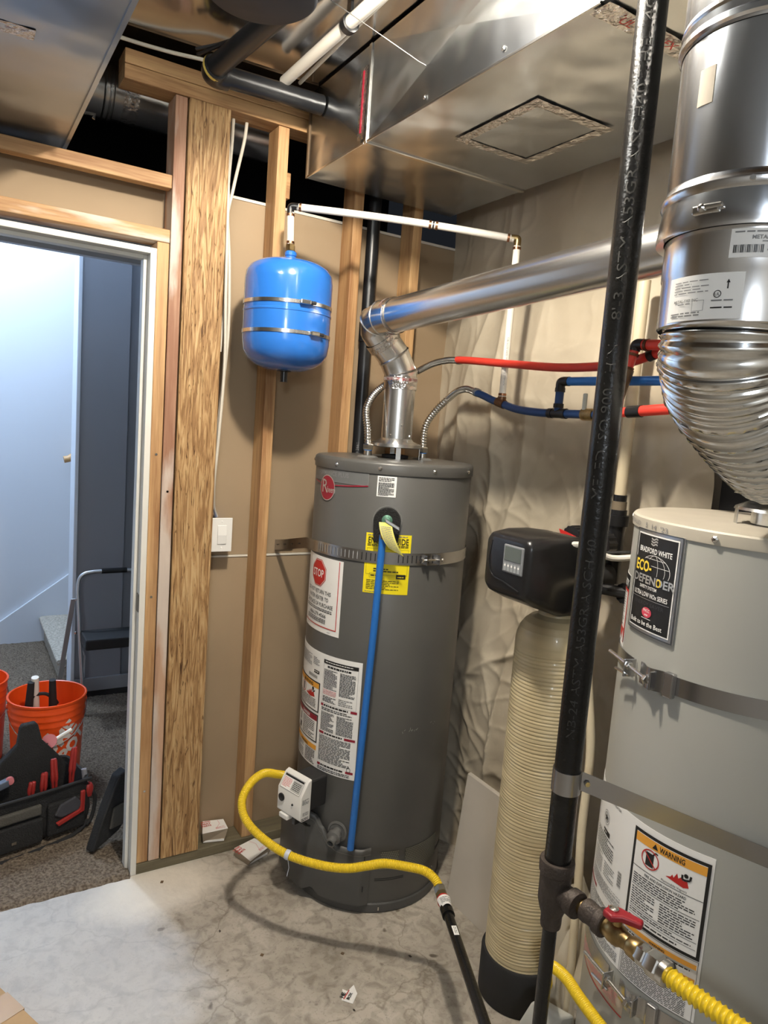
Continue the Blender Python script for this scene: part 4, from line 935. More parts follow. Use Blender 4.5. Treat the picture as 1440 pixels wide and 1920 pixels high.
# ------------------------------------------------------------------ expansion tank
et = thing('expansion_tank', (.93, 2.186, 1.74), 'bright blue expansion tank strapped to a stud', 'tank')
ZB = 1.762
pr = [(.02, ZB - .014), (.06, ZB - .012), (.095, ZB), (.12, ZB + .018), (.135, ZB + .042), (.1395, ZB + .075), (.1395, ZB + .160), (.1412, ZB + .1615), (.1412, ZB + .167), (.1395, ZB + .1685), (.1395, ZB + .262), (.136, ZB + .287), (.124, ZB + .306), (.10, ZB + .320), (.06, ZB + .330), (.03, ZB + .333)]
MB().lathe(pr, (.93, 2.186, 0), 64).build('shell', M_BLUE, et, smooth=40)
MB().lathe([(.022, 0), (.022, .006), (.0165, .008), (.0165, .014), (.019, .016), (.019, .026), (.0155, .030)], (.93, 2.186, ZB + .330), 20).build('neck', M_BLUE, et, smooth=35)
MB().lathe([(.012, -.050), (.0125, -.018), (.023, -.016), (.023, -.008)], (.93, 2.186, ZB), 18).build('air_valve', M_BLACK, et, smooth=35)
def clampband(z, sa):
    b = MB().lathe([(.1405, -.0055), (.1418, -.0055), (.1418, .0055), (.1405, .0055)], (.93, 2.186, z), 64, cap=False).build('clamp_band', M_STEEL, et, smooth=35)
    MB().box(.93, .968, 2.32, 2.342, z - .0055, z + .0055).build('clamp_tail', M_STEEL, b, smooth=0)
    p = V(.93 + .147 * math.cos(R_(sa)), 2.186 + .147 * math.sin(R_(sa)), z); t = V(-math.sin(R_(sa)), math.cos(R_(sa)), 0); n = V(math.cos(R_(sa)), math.sin(R_(sa)), 0)
    MB().obox(p, t, n, (0, 0, 1), .017, .007, .007).build('worm_housing', M_STEEL, b, smooth=0, bevel=.003)
    MB().tube([p + t * .010, p + t * .034], .0055, 10).build('worm_screw', M_MATTE, b)
    q = Print(cylmap(.93, 2.186, .1418, R_(sa - 32), z))
    for k in range(18): q.rect(k * .0035, -.0035, k * .0035 + .0016, .0035, M_INKG, 1)
    q.build('worm_slots', b)
clampband(ZB + .188, 268); clampband(ZB + .098, 283)

# ------------------------------------------------------------------ white supply line of the tank
wl = thing('white_supply_line', (.925, 2.186, 2.12), 'white plastic pipe looping from the blue tank to the dark blue pipe', 'pipe')
b_ = MB(); hexbolt(b_, (.928, 2.186, 2.122), (0, 0, 1), .0155, .022); b_.build('brass_adapter', M_BRASS, wl, smooth=0)
def rings(pts, ax, r=.0128):
    for p in pts:
        MB().lathe([(r - .001, -.004), (r, -.0035), (r, .0035), (r - .001, .004)], p, 18, ax).build('crimp_ring', M_COPPER, wl)
MB().tube([(.927, 2.186, 2.142), (.922, 2.186, 2.240)], .0111, 16).build('riser', M_WPEX, wl, smooth=60)
rings([(.927, 2.186, 2.149), (.922, 2.186, 2.232)], (0, 0, 1))
MB().tube(spline([(.9215, 2.186, 2.236), (.9215, 2.185, 2.254), (.928, 2.180, 2.2575), (.942, 2.170, 2.2570)], 5), .0112, 14).build('black_elbow', M_BLACK, wl)
K1, K2 = V(.938, 2.173, 2.257), V(1.506, 1.790, 2.203)
kp = lambda t: K1.lerp(K2, t) + V(0, 0, .006 * math.sin(PI * t))
MB().tube([kp(t / 12) for t in range(13)], .0111, 16).build('run', M_WPEX, wl, smooth=60)
kd = (K2 - K1).normalized()
rings([kp(.015), kp(.615), kp(.645), kp(.975)], kd); MB().lathe([(.0122, -.0025), (.0122, .0025)], kp(.63), 16, kd).build('coupling', M_BLACK, wl)
MB().tube(spline([kp(.985), (1.513, 1.785, 2.2035), (1.516, 1.783, 2.199), (1.5155, 1.783, 2.180)], 5), .0112, 14).build('brass_elbow', M_BRASS, wl)
MB().tube([(1.5155, 1.783, 2.182), (1.512, 1.783, 1.712)], .0111, 16).build('drop', M_WPEX, wl, smooth=60)
rings([(1.5155, 1.783, 2.174), (1.512, 1.783, 1.722)], (0, 0, 1))
q = Print(lambda u, v, h: tuple(K1 + kd * u + V(-.5, -.8, 0).normalized() * .0113 + V(0, 0, v + .004)), 1); q.text('NSF POLYETHYLENE 100 PSI 180F POTABLE', .22, -.0045, .0075, M_INKG, 1, 'l'); q.build('lettering', wl)
q = Print(vpipemap(1.513, 1.783, .0111, R_(232), 1.75)); q.text('POTABLE TUBING NSF 61 SDR9 ASTM F876', 0, -.003, .008, M_INKG, 1, 'l'); q.build('lettering', wl)

# ------------------------------------------------------------------ blue and red water lines on the right wall
bw = thing('dark_blue_water_line', (1.5, 1.6, 1.65), 'dark blue plastic water line along the vapour barrier', 'pipe')
PB = [(1.496, 1.900, 1.728), (1.502, 1.86, 1.716), (1.506, 1.82, 1.703), (1.510, 1.783, 1.694)]
MB().tube(spline(PB, 6), .0122, 16).build('pipe', M_BPEXD, bw, smooth=60)
MB().tube(spline([(1.510, 1.783, 1.694), (1.505, 1.70, 1.677), (1.5, 1.60, 1.669), (1.5, 1.519, 1.668), (1.5, 1.35, 1.668)], 6), .0122, 16).build('pipe', M_BPEXD, bw, smooth=60)
MB().tube([(1.5, 1.518, 1.668), (1.5, 1.518, 1.745)], .0122, 16).build('pipe', M_BPEXD, bw, smooth=60)
ft_ = MB(); ft_.tube([(1.508, 1.80, 1.699), (1.509, 1.765, 1.690)], .0145, 16); ft_.tube([(1.511, 1.783, 1.694), (1.512, 1.783, 1.715)], .0138, 16); ft_.build('brass_tee', mat('dark_brass', (.16, .08, .04), .4, .8), bw, smooth=50)
f2 = MB()
for y in (1.545, 1.492): MB().tube([(1.5, y - .008, 1.668), (1.5, y + .008, 1.668)], .0148, 16).build('fitting_collar', M_BLACK, bw)
f2.tube([(1.5, 1.535, 1.668), (1.5, 1.50, 1.668)], .0138, 16)
for z in (1.69, 1.735): MB().tube([(1.5, 1.518, z - .006), (1.5, 1.518, z + .006)], .0148, 16).build('fitting_collar', M_BLACK, bw)
MB().tube(spline([(1.5, 1.518, 1.74), (1.5, 1.518, 1.755), (1.5, 1.508, 1.759), (1.5, 1.485, 1.759)], 4), .0135, 14).build('black_elbow', M_BLACK, bw, smooth=50)
f2.build('black_tee', M_BLACK, bw, smooth=50)
MB().box(1.488, 1.496, 1.405, 1.418, 1.665, 1.725).build('valve_lever', mat('lever_pale', (.48, .50, .46), .4), bw, smooth=0, bevel=.003)
MB().tube([(1.5, 1.42, 1.668), (1.5, 1.38, 1.668)], .017, 16).build('valve_body', M_BRASS, bw, smooth=50)
MB().tube([(1.5, 1.488, 1.759), (1.5, 1.03, 1.756), (1.53, .99, 1.755), (1.758, .985, 1.755)], .0122, 16).build('upper_pipe', M_BPEX, bw, smooth=60)
rl = thing('red_water_line', (1.5, 1.6, 1.80), 'bright red plastic water line along the vapour barrier', 'pipe')
MB().tube(spline([(1.497, 2.020, 1.838), (1.5, 1.94, 1.833), (1.5, 1.736, 1.815), (1.5, 1.55, 1.800), (1.5, 1.416, 1.797), (1.5, 1.30, 1.802), (1.5, 1.20, 1.824), (1.5, 1.13, 1.834), (1.53, 1.10, 1.835), (1.758, 1.095, 1.835)], 8), .0124, 16).build('pipe', M_RPEX, rl, smooth=60)
MB().tube([(1.498, 1.22, 1.818), (1.497, 1.205, 1.823)], .0150, 16).build('black_ring', M_BLACK, rl)
ra = thing('red_shutoff_assembly', (1.46, 1.26, 1.67), 'red pipes with elbow and lever valve beside the ribbed duct', 'valve')
U1, U2 = V(1.462, 1.238, 1.828), V(1.440, 1.266, 1.672)
MB().tube([(1.463, 1.218, 1.842), (1.463, 1.12, 1.836)], .0128, 16).build('pipe', M_RPEX, ra, smooth=60)
MB().tube(spline([U1, (1.463, 1.236, 1.838), (1.463, 1.23, 1.843), (1.463, 1.212, 1.842)], 4), .0142, 14).build('elbow', M_BLACK, ra, smooth=60)
MB().tube([U1, U2], .0120, 16).build('pipe', M_RPEX, ra, smooth=60)
MB().tube([U1.lerp(U2, .30), U1.lerp(U2, .78)], .0165, 16).build('valve_body', mat('bronze_dark', (.17, .12, .07), .4, .8), ra, smooth=60)
M_DCOP = mat('dark_copper', (.13, .055, .03), .4, .8)
for t in (.06, .28, .80, .95): MB().tube([U1.lerp(U2, t - .02), U1.lerp(U2, t + .02)], .0148, 16).build('clamp_ring', M_DCOP, ra)
for y in (1.205, 1.150, 1.135): MB().tube([(1.463, y, 1.8405), (1.463, y - .008, 1.840)], .0150, 16).build('clamp_ring', M_DCOP, ra)
lv_ = U1.lerp(U2, .35) + V(-.022, .012, .01)
MB().obox(lv_, U2 - U1, (1, 1, 0), (1, -1, .3), .045, .004, .009).build('lever', mat('lever_dull', (.28, .28, .25), .4, .5), ra, smooth=0, bevel=.003)
MB().tube([U2 + V(0, .03, -.003), U2, U2 + V(0, -.055, .003)], .0124, 16).build('pipe', M_RPEX, ra, smooth=60)
MB().tube([U2 + V(0, -.05, .003), U2 + V(0, -.09, .006)], .0150, 16).build('coupling', M_BLACK, ra, smooth=60)
MB().tube([U2 + V(0, -.085, .006), U2 + V(0, -.28, .022), U2 + V(.03, -.31, .022), U2 + V(.318, -.315, .022)], .0132, 16).build('pipe', M_RPEX, ra, smooth=60)
for nm, y, z0, z1, lab in (('cream_pipe', 1.362, 1.44, 2.04, 'tall cream plastic pipe on the wall behind the black gas pipe'), ('cream_pipe', 1.455, 1.44, 1.86, 'shorter cream plastic pipe beside the tall one behind the black gas pipe')):
    t = thing(nm, (1.62, y, z0), lab, 'pipe', 'cream pipes above the softener')
    MB().tube([(1.62, y, z0), (1.62, y, z1)], .0168, 18).build('pipe', M_CREAM, t, smooth=60)
    MB().tube([(1.62, y, z0 - .006), (1.62, y, z0 + .012)], .0190, 18).build('band', M_BLACK, t)
    MB().tube([(1.62, y, z0 - .03), (1.62, y, z0 - .006)], .0205, 18).build('collar', mat('collar_tan', (.20, .16, .11), .5), t)

# ================================================================== GAS SUPPLY OF THE GREY HEATER
hp = [(.975, 2.075, .402), (.937, 2.068, .417), (.876, 2.04, .446), (.82, 2.009, .44), (.779, 1.972, .411), (.776, 1.93, .372), (.808, 1.873, .335), (.862, 1.794, .31), (.934, 1.723, .30), (.993, 1.667, .307),
      (1.04, 1.626, .327), (1.073, 1.592, .345), (1.117, 1.549, .35), (1.155, 1.509, .35), (1.171, 1.477, .34), (1.174, 1.456, .325)]
gh = thing('yellow_gas_hose', (.78, 1.95, .3), 'yellow corrugated gas hose looping in front of the grey water heater', 'hose')
put(corrugated('corrugated_tube', hp, .0135, .0048, .0016, M_YEL, None, None, 16), gh)
nb = MB(); hexbolt(nb, (1.174, 1.458, .327), (-.02, -.06, -.02), .0175, .024); nb.build('flare_nut', mat('nut_dull', (.33, .32, .28), .35, 1.0), gh, smooth=0)
MB().lathe([(.0140, -.007), (.0150, 0), (.0140, .007)], (.862, 1.794, .31), 16, V(.09, -.11, -.02), cap=False).build('cable_tie', mat('tie_white', (.55, .58, .66), .4), gh)
MB().tube([(.862, 1.792, .297), (.866, 1.790, .270), (.860, 1.788, .245)], .0012, 6).build('tie_tail', mat('tie_white'), gh)
gp = thing('black_gas_nipple', (1.1, 1.3, .3), 'black steel gas pipe leading from the yellow hose toward the viewer', 'pipe')
G0, G1 = V(1.168, 1.440, .3215), V(.93, .905, .345)
gd = (G1 - G0).normalized()
b_ = MB(); hexbolt(b_, G0, gd, .0165, .030); b_.build('brass_union', mat('union_olive', (.30, .25, .13), .4, .9), gp, smooth=0)
MB().tube([G0 + gd * .026, G0 + gd * .040], .0178, 18).build('red_label', M_RED, gp)
MB().tube([G0 + gd * .030, G1, G1 + gd * .25], .0132, 20).build('pipe', M_IRON, gp, smooth=60)
MB().tube([G1 + gd * .25 + V(0, 0, .02), V((G1 + gd * .25).x, (G1 + gd * .25).y, 0)], .0132, 20).build('drop_leg', M_IRON, gp, smooth=60)
MB().tube([G0 + gd * .066, G0 + gd * .098], .0172, 20).build('coupling', M_IRON, gp, smooth=60)
tgf = lambda u, v: G0 + gd * (.035 + .04 * v) + V(.5, -.86, 0).normalized() * 0 + (V(0, 0, 1).cross(gd)).normalized() * (.019 * math.cos(PI * u) * (1 - .25 * v)) + V(0, 0, .0185 * math.sin(PI * u) + .002)
pg = MB().grid(tgf, 12, 5).build('paper_tag', M_PAPER, gp, smooth=60)
q = Print(lambda u, v, h: tuple(V(tgf(1 - u, 1 - v)) + V(0, 0, .0006 + h)), .2); q.micro(.2, .2, .8, .8, 5, M_INKG, 1, word=.15); q.build('print', pg)
q = Print(lambda u, v, h: tuple(G0 + gd * (.155 + u) + V(.0, 0, .0133 + h) + V(0, 0, 1).cross(gd).normalized() * v)); q.rect(0, -.007, .035, .006, M_PAPER, 1).micro(.004, -.004, .03, .004, 2, M_INKG, 2); q.build('sticker', gp)

# ================================================================== SOFTENER
CS = (1.411, 1.354); RSF = .104
sf = thing('water_softener', (*CS, 0), 'cream fibreglass water softener tank with black control head', 'water softener')
prof = []; rr = random.Random(5); z = .125
while z < 1.045:
    d = rr.uniform(.0006, .0022); prof += [(RSF - d, z), (RSF - .0001, z + .0022), (RSF, z + .005)]; z += rr.uniform(.0075, .011)
NS = 64; vs = []
for r, z in prof:
    for k in range(NS):
        a = 2 * PI * k / NS; vs.append((CS[0] + r * math.cos(a), CS[1] + r * math.sin(a), z + .004 * math.sin(a + z * 9) + .002 * math.sin(2 * a + z * 23)))
tk = MB().add(vs, [(i * NS + k, i * NS + (k + 1) % NS, (i + 1) * NS + (k + 1) % NS, (i + 1) * NS + k) for i in range(len(prof) - 1) for k in range(NS)])
tk.lathe([(RSF, 1.030), (RSF, 1.048), (.1015, 1.066), (.095, 1.085), (.084, 1.102), (.068, 1.116), (.05, 1.124), (.045, 1.14)], (*CS, 0), NS)
tk.build('tank', M_TAN, sf, smooth=14)
MB().lathe([(.03, 0), (.110, 0), (.113, .006), (.113, .128), (.110, .134), (.104, .134)], (*CS, 0), 48).build('boot', M_MATTE, sf, smooth=40)
# control head: rounded black shell facing the room (-X), built as lofted rounded sections
def rsec(x, y0, y1, z0, z1, r, slope=0, n=6):
    pts = []
    for cy, cz, a in ((y1 - r, z1 - r, 0), (y0 + r, z1 - r, 1), (y0 + r, z0 + r, 2), (y1 - r, z0 + r, 3)):
        for k in range(n + 1):
            t = (a + k / n) * PI / 2; pts.append(V(x, cy + r * math.cos(t), cz + r * math.sin(t)))
    return pts
hd = MB(); secs = [rsec(1.205, 1.278, 1.418, 1.208, 1.330, .020), rsec(1.209, 1.268, 1.428, 1.198, 1.340, .024), rsec(1.218, 1.263, 1.434, 1.190, 1.346, .026), rsec(1.275, 1.258, 1.446, 1.164, 1.352, .026), rsec(1.34, 1.258, 1.448, 1.142, 1.352, .026), rsec(1.40, 1.262, 1.446, 1.138, 1.346, .03), rsec(1.41, 1.27, 1.44, 1.142, 1.338, .03)]
n = len(secs[0]); vs = [p for s_ in secs for p in s_]
fs = [(i * n + k, i * n + (k + 1) % n, (i + 1) * n + (k + 1) % n, (i + 1) * n + k) for i in range(len(secs) - 1) for k in range(n)] + [tuple(range(n)), tuple((len(secs) - 1) * n + k for k in range(n - 1, -1, -1))]
head = hd.add(vs, fs).build('control_head', M_BLACK, sf, smooth=50)
fm = planemap((1.2115, 1.345, 1.27), (0, -1, 0), (0, 0, 1), (-1, 0, 0))
MB().box(1.202, 1.209, 1.283, 1.357, 1.252, 1.324).build('display_bezel', mat('bezel_grey', (.20, .21, .22), .35), head, smooth=0, bevel=.004)
q = Print(planemap((1.2018, 1.320, 1.288), (0, -1, 0), (0, 0, 1), (-1, 0, 0))); q.rect(-.030, -.004, .030, .031, M_SCREEN, 1)
for k in range(5): q.rect(-.030 + k * .0125, -.031, -.030 + k * .0125 + .0095, -.010, mat('button_grey', (.33, .35, .36), .4), 1).disc(-.0252 + k * .0125, -.017, .0032, .0032, M_PAPER, 2, 10)
q.build('display', head)
MB().tube(spline([(1.206, 1.405, 1.325), (1.2045, 1.412, 1.27), (1.2045, 1.395, 1.235), (1.2045, 1.35, 1.226), (1.205, 1.29, 1.212)], 8), .0022, 8).build('accent_ridge', M_BLACK, head)
MB().box(1.40, 1.50, 1.28, 1.44, 1.140, 1.30).build('valve_body', M_MATTE, sf, smooth=0, bevel=.012)
MB().tube([(1.44, 1.36, 1.22), (1.60, 1.36, 1.22)], .035, 20).build('valve_neck', M_MATTE, sf)
MB().tube(spline([(1.33, 1.27, 1.334), (1.40, 1.255, 1.33), (1.47, 1.24, 1.30), (1.55, 1.17, 1.318), (1.66, 1.12, 1.325)], 6), .008, 10).build('drain_tube', M_WPEX, sf)
MB().tube([(1.405, 1.254, 1.328), (1.43, 1.249, 1.318)], .0115, 12).build('tube_fitting', M_BLACK, sf)
MB().tube(spline([(1.42, 1.30, 1.30), (1.48, 1.24, 1.315), (1.56, 1.17, 1.325), (1.66, 1.12, 1.32)], 6), .0035, 8).build('power_cord', M_BLACK, sf)
by = thing('bypass_valve', (1.6, 1.38, 1.15), 'black bypass valve with red arrow handles behind the black gas pipe', 'valve')
bv = MB()
for y in (1.362, 1.455): bv.tube([(1.62, y, 1.41), (1.62, y, 1.20)], .024, 18); bv.tube([(1.62, y, 1.395), (1.62, y, 1.365)], .032, 14)
bv.tube([(1.59, 1.362, 1.30), (1.59, 1.455, 1.30)], .022, 16); bv.build('body', M_BLACK, by, smooth=40)
for y, nm in ((1.345, 'knob'), (1.455, 'knob')):
    k_ = MB(); rp_ = [.033 + (.0025 if i % 2 else 0) for i in range(28)]
    c = V(1.572, y, 1.315); pts = [c + V(0, rp_[i] * math.cos(2 * PI * i / 28), rp_[i] * math.sin(2 * PI * i / 28)) for i in range(28)]
    k_.prism(pts, (-.032, 0, 0)).build(nm, M_BLACK, by, smooth=20)
    MB().prism([(1.538, y + .044, 1.334), (1.538, y + .020, 1.330), (1.538, y - .022, 1.322), (1.538, y - .022, 1.305), (1.538, y + .020, 1.310), (1.538, y + .044, 1.302), (1.538, y + .034, 1.318)], (-.004, 0, 0)).build('red_pointer', M_RED, by, smooth=0)
k_ = MB(); pts = [V(1.545, 1.225 + (.026 + (.002 if i % 2 else 0)) * math.cos(2 * PI * i / 24), 1.205 + (.026 + (.002 if i % 2 else 0)) * math.sin(2 * PI * i / 24)) for i in range(24)]
k_.prism(pts, (-.028, .004, 0)).tube([(1.53, 1.225, 1.205), (1.50, 1.30, 1.205)], .016, 12).build('meter_knob', M_BLACK, by, smooth=20)
# narrow cream drain pipe and the drywall offcut
cd_ = thing('cream_drain_pipe', (1.36, 1.118, 0), 'thin cream plastic pipe between softener and beige water heater', 'pipe')
MB().tube(spline([(1.44, 1.262, 1.222), (1.39, 1.225, 1.222), (1.352, 1.197, 1.185), (1.360, 1.179, 1.019), (1.369, 1.153, .833), (1.362, 1.146, .63), (1.359, 1.134, .482), (1.353, 1.125, .343), (1.36, 1.118, .02)], 8), .0108, 14).build('pipe', M_CREAM, cd_, smooth=60)
of = tag(MB().add([(1.465, 1.775, 0), (1.47, 1.47, 0), (1.585, 1.50, .385), (1.585, 1.865, .385), (1.478, 1.775, 0), (1.483, 1.47, 0), (1.598, 1.50, .389), (1.598, 1.865, .389)],
      [(0, 1, 2, 3), (7, 6, 5, 4), (0, 4, 5, 1), (1, 5, 6, 2), (2, 6, 7, 3), (3, 7, 4, 0)]).build('drywall_offcut', M_SHEETG, smooth=0, bevel=.001), 'grey drywall offcut leaning against the wall beside the softener', 'board')
sc_ = thing('plastic_scrap', (1.30, 1.12, .1), 'loose sheet of clear plastic crumpled between softener and heater', 'plastic')
MB().grid(lambda u, v: (1.335 + .06 * v + .015 * math.sin(5 * u) + .03 * noise.noise((u * 3, v * 3, 2)), 1.205 - .12 * u + .03 * noise.noise((u * 4, v * 3, 8)), .02 + .47 * v * (1 - .35 * abs(u - .4))), 14, 30).build('sheet', mat('scrap_poly', (.52, .47, .37), .35), sc_, smooth=70)

# ================================================================== BEIGE WATER HEATER
C2 = (1.482, .833); R2 = .28
def on2(deg, r, z): a = R_(deg); return V(C2[0] + r * math.cos(a), C2[1] + r * math.sin(a), z)
h2 = thing('water_heater', (*C2, 0), 'wide beige grey water heater at the right with a black name plate', 'water heater')
MB().lathe([(.02, .0), (R2, .0), (R2, 1.428), (R2 - .002, 1.43), (.02, 1.43)], (*C2, 0), 96).build('jacket', M_H2, h2, smooth=40)
cap2 = MB().lathe([(R2 - .001, 1.424), (R2 + .0035, 1.425), (R2 + .004, 1.428), (R2 + .004, 1.447), (R2 + .001, 1.4505), (R2 - .008, 1.4505), (R2 - .012, 1.449), (.02, 1.449)], (*C2, 0), 96).build('top_cap', M_H2TOP, h2, smooth=30)
for d in (120, 190, 250):
    MB().lathe([(.0065, 0), (.0065, .004), (.003, .006)], on2(d, R2 + .004, 1.436), 6, nrm(d)).build('screw', M_STEEL, cap2, smooth=0)
MB().lathe([(.054, .062), (.054, .050), (.082, .036), (.085, .030)], (*C2, 1.449), 40, cap=False).build('draft_hood', M_GALV, h2, smooth=30)
for k in range(4):
    d = 140 + 90 * k; MB().obox(on2(d, .082, 1.466), nrm(d), tan_(d), (0, 0, 1), .0012, .008, .019).build('hood_leg', M_GALV, h2, smooth=0)
MB().lathe([(.05, .002), (.05, .028), (.046, .03)], (*C2, 1.449), 32).build('flue_collar', M_GALV, h2)
q = Print(cylmap(*C2, R2 + .0042, R_(134), 1.431)); q.text('INSTALLED', 0, .002, .013, M_INKG, 1, 'l', 0, fit=.075, rot=-.03).text("5  14  '23", .10, .000, .014, M_INKG, 1, 'l', 0, fit=.075, rot=-.03); q.build('pen_note', cap2)

lm2 = lambda a, z: cylmap(*C2, R2 + .0008, R_(a), z)
def label2(name, a0, a1, z0, z1, mt=M_PAPER, t=.0006): return sheet(name, h2, mt, *C2, R2 + .0002, R_(a0), R_(a1), z0, z1, t)
# name plate
W = R_(30) * R2; H = .211
np_ = label2('name_plate', 148.2, 178.2, 1.216, 1.216 + H, mat('plate_frame', (.55, .56, .57), .3, .9), .004)
q = Print(cylmap(*C2, R2 + .0044, R_(148.2), 1.216))
q.frame(.0, .0, W, H, .002, mat('plate_edge', (.16, .17, .18), .35, .8), 1).frame(.0078, .0078, W - .0078, H - .0078, .0034, M_PAPER, 1).rect(.0105, .0105, W - .0105, H - .0105, M_INK, 2)
c_ = W / 2
for k, yy in enumerate((.1945, .189, .1835)): q.line([(c_ - .012, yy + .002), (c_ - .004, yy - .001), (c_ + .004, yy + .003), (c_ + .009, yy + .001)], .003, M_SILVER, 3)
q.text('BRADFORD WHITE', c_, .1655, .0155, M_PAPER, 3, 'c', .016, fit=.104)
M_GLD = mat('plate_yellow', (.85, .62, .06), .4)
q.disc(c_ + .006, .133, .046, .030, M_PAPER, 3, 36, .975)
for t in (-.5, .25, .7): q.line([(c_ + .006 + .046 * math.sin(t * 1.3) * math.cos(s), .133 + .030 * math.sin(s)) for s in [-.2 + k * 3.5 / 14 for k in range(15)]] if False else [(c_ + .006 + .046 * t * math.cos(s), .133 + .030 * math.sin(s)) for s in [-PI / 2 + k * PI / 14 for k in range(15)]], .0008, M_PAPER, 3)
for yy in (-.012, .008, .022): 
    hw = .046 * math.sqrt(max(0, 1 - (yy / .030) ** 2)); q.line([(c_ + .006 - hw, .133 + yy), (c_ + .006 + hw, .133 + yy)], .0008, M_PAPER, 3)
q.rect(.0108, .1015, W - .0108, .1225, M_INK, 4).rect(.0108, .1225, .070, .153, M_INK, 4)
q.text('ECO-', .015, .127, .031, M_GLD, 5, 'l', .028, fit=.058)
q.text('DEFENDER', c_ + .004, .1035, .0235, M_SILVER, 6, 'c', .025, fit=.128).disc(c_ + .026, .1115, .0065, .0085, M_GLD, 7, 14).disc(c_ + .026, .1115, .004, .0055, M_INK, 8, 12)
q.text('SAFETY SYSTEM', c_ - .006, .0925, .0095, M_PAPER, 5, 'c', .01, fit=.056).text('ULTRA LOW NOx SERIES', c_, .0765, .0135, M_PAPER, 5, 'c', .012, fit=.108)
q.rect(.014, .0715, W - .014, .0722, M_SILVER, 5).text('ENERGY SAVER', c_, .0585, .011, mat('plate_faint', (.05, .05, .055), .4), 5, 'c', 0, fit=.095)
q.disc(c_, .0455, .0155, .0105, mat('plate_pink', (.60, .06, .10), .4), 5, 28).text('PHCC', c_, .0465, .0085, M_PAPER, 6, 'c', .012, fit=.020).text('asse', c_, .0390, .0065, M_PAPER, 6, 'c', .02).rect(c_ - .015, .0325, c_ + .015, .0335, M_PAPER, 5)
q.build('print', np_)
q = Print(cylmap(*C2, R2 + .0062, R_(148.2), 1.216)); q.text('Built to be the Best', c_, .0185, .0135, M_PAPER, 5, 'c', .01, fit=.102); q.build('slogan', np_)
# side caution label
sl_ = label2('side_label', 112, 141.5, 1.155, 1.315)
q = Print(lm2(112, 1.155)); W = R_(29.5) * R2
q.rect(0, .128, W, .160, M_INK, 1).text('SAFETY', W - .004, .134, .02, M_PAPER, 2, 'r', .03).frame(0, .010, W, .128, .006, M_RED, 1).rect(0, .012, W, .040, M_RED, 1).micro(.01, .045, W - .009, .122, 14, M_INKG, 2, word=.01, t=.4)
for k in range(9): q.poly([(k * W / 9, .012), ((k + 1) * W / 9, .012), ((k + .5) * W / 9, .018 + .010 * (k % 3))], M_PAPER, 3)
q.build('print', sl_)
# large instruction sheet with the warning panel
a0_, a1_ = 112.0, 205.2
il = label2('instruction_sheet', a0_, a1_, .498, .838)
q = Print(lm2(a0_, .498)); A2 = lambda d: R_(d - a0_) * R2; W = A2(a1_)
q.text('GAS STORAGE WATER HEATER', A2(150), .324, .008, M_INK, 1, 'c', 0)
q.rect(A2(137), .11, A2(137) + .0015, .335, M_INK, 1).micro(A2(113), .15, A2(135), .33, 30, M_INKG, 1, word=.01)
sx, sy = A2(149), .280
q.disc(sx, sy, .0165, .0165, M_INKG, 1, 28, .93).disc(sx, sy, .0115, .0115, M_INK, 1, 24, .9)
q.poly([(sx + (.0095 if k % 2 == 0 else .004) * math.sin(k * PI / 5), sy + (.0095 if k % 2 == 0 else .004) * math.cos(k * PI / 5)) for k in range(10)], M_INK, 2)
q.rect(A2(147), .243, A2(154), .254, M_INK, 1).micro(A2(147.4), .246, A2(153), .251, 1, M_PAPER, 2)
q.micro(A2(138.5), .198, A2(160), .240, 7, M_INK, 1, word=.009, t=.4).micro(A2(138.5), .150, A2(150), .195, 10, M_INKG, 1, word=.007, t=.4).micro(A2(152), .155, A2(162), .190, 6, M_INKG, 1, word=.008, t=.35)
for k in range(16): q.rect(A2(164), .168 + k * .0022, A2(166.5), .168 + k * .0022 + (.0013 if k % 3 else .0007), M_INK, 1)
q.micro(A2(137.5), .118, A2(169), .146, 11, M_INKG, 1, word=.012, t=.5)
q.rect(A2(124), .103, A2(146), .110, M_MAROON, 1).rect(A2(160), .103, A2(171), .110, M_RED, 1).micro(A2(118), .035, A2(171), .098, 18, M_INKG, 1, word=.012, t=.45).micro(A2(140), .004, A2(171), .03, 6, M_INKG, 1)
# warning panel
u0_, u1_ = A2(171.4), A2(204.5); v0_, v1_ = .128, .327
q.rect(u0_, v0_, u1_, v1_, M_INK, 2).rect(u0_ + .0065, v0_ + .0065, u1_ - .0065, v1_ - .0065, M_PAPER, 3).rect(u0_ + .0065, v1_ - .026, u1_ - .0065, v1_ - .0075, M_ORANGE, 4)
uc = (u0_ + u1_) / 2; q.text('WARNING', uc + .008, v1_ - .0225, .0158, M_INK, 5, 'c', .02, fit=.052); q.poly([(uc - .034, v1_ - .0225), (uc - .021, v1_ - .0225), (uc - .0275, v1_ - .011)], M_INK, 5)
q.rect(uc - .046, v1_ - .064, uc - .028, v1_ - .036, M_INK, 4).line([(uc - .030, v1_ - .037), (uc - .026, v1_ - .030), (uc - .020, v1_ - .031)], .003, M_INK, 4).disc(uc - .036, v1_ - .049, .0205, .0205, M_RED, 5, 30, .88).line([(uc - .050, v1_ - .036), (uc - .022, v1_ - .063)], .0025, M_RED, 5)
fx = uc + .006; fy = v1_ - .066
q.poly([(fx - .006, fy + .004), (fx + .004, fy + .008), (fx + .007, fy + .014), (fx + .010, fy + .009), (fx + .016, fy + .021), (fx + .019, fy + .012), (fx + .025, fy + .018), (fx + .028, fy + .012), (fx + .036, fy + .014), (fx + .040, fy + .002), (fx + .030, fy - .002)], M_RED, 4)
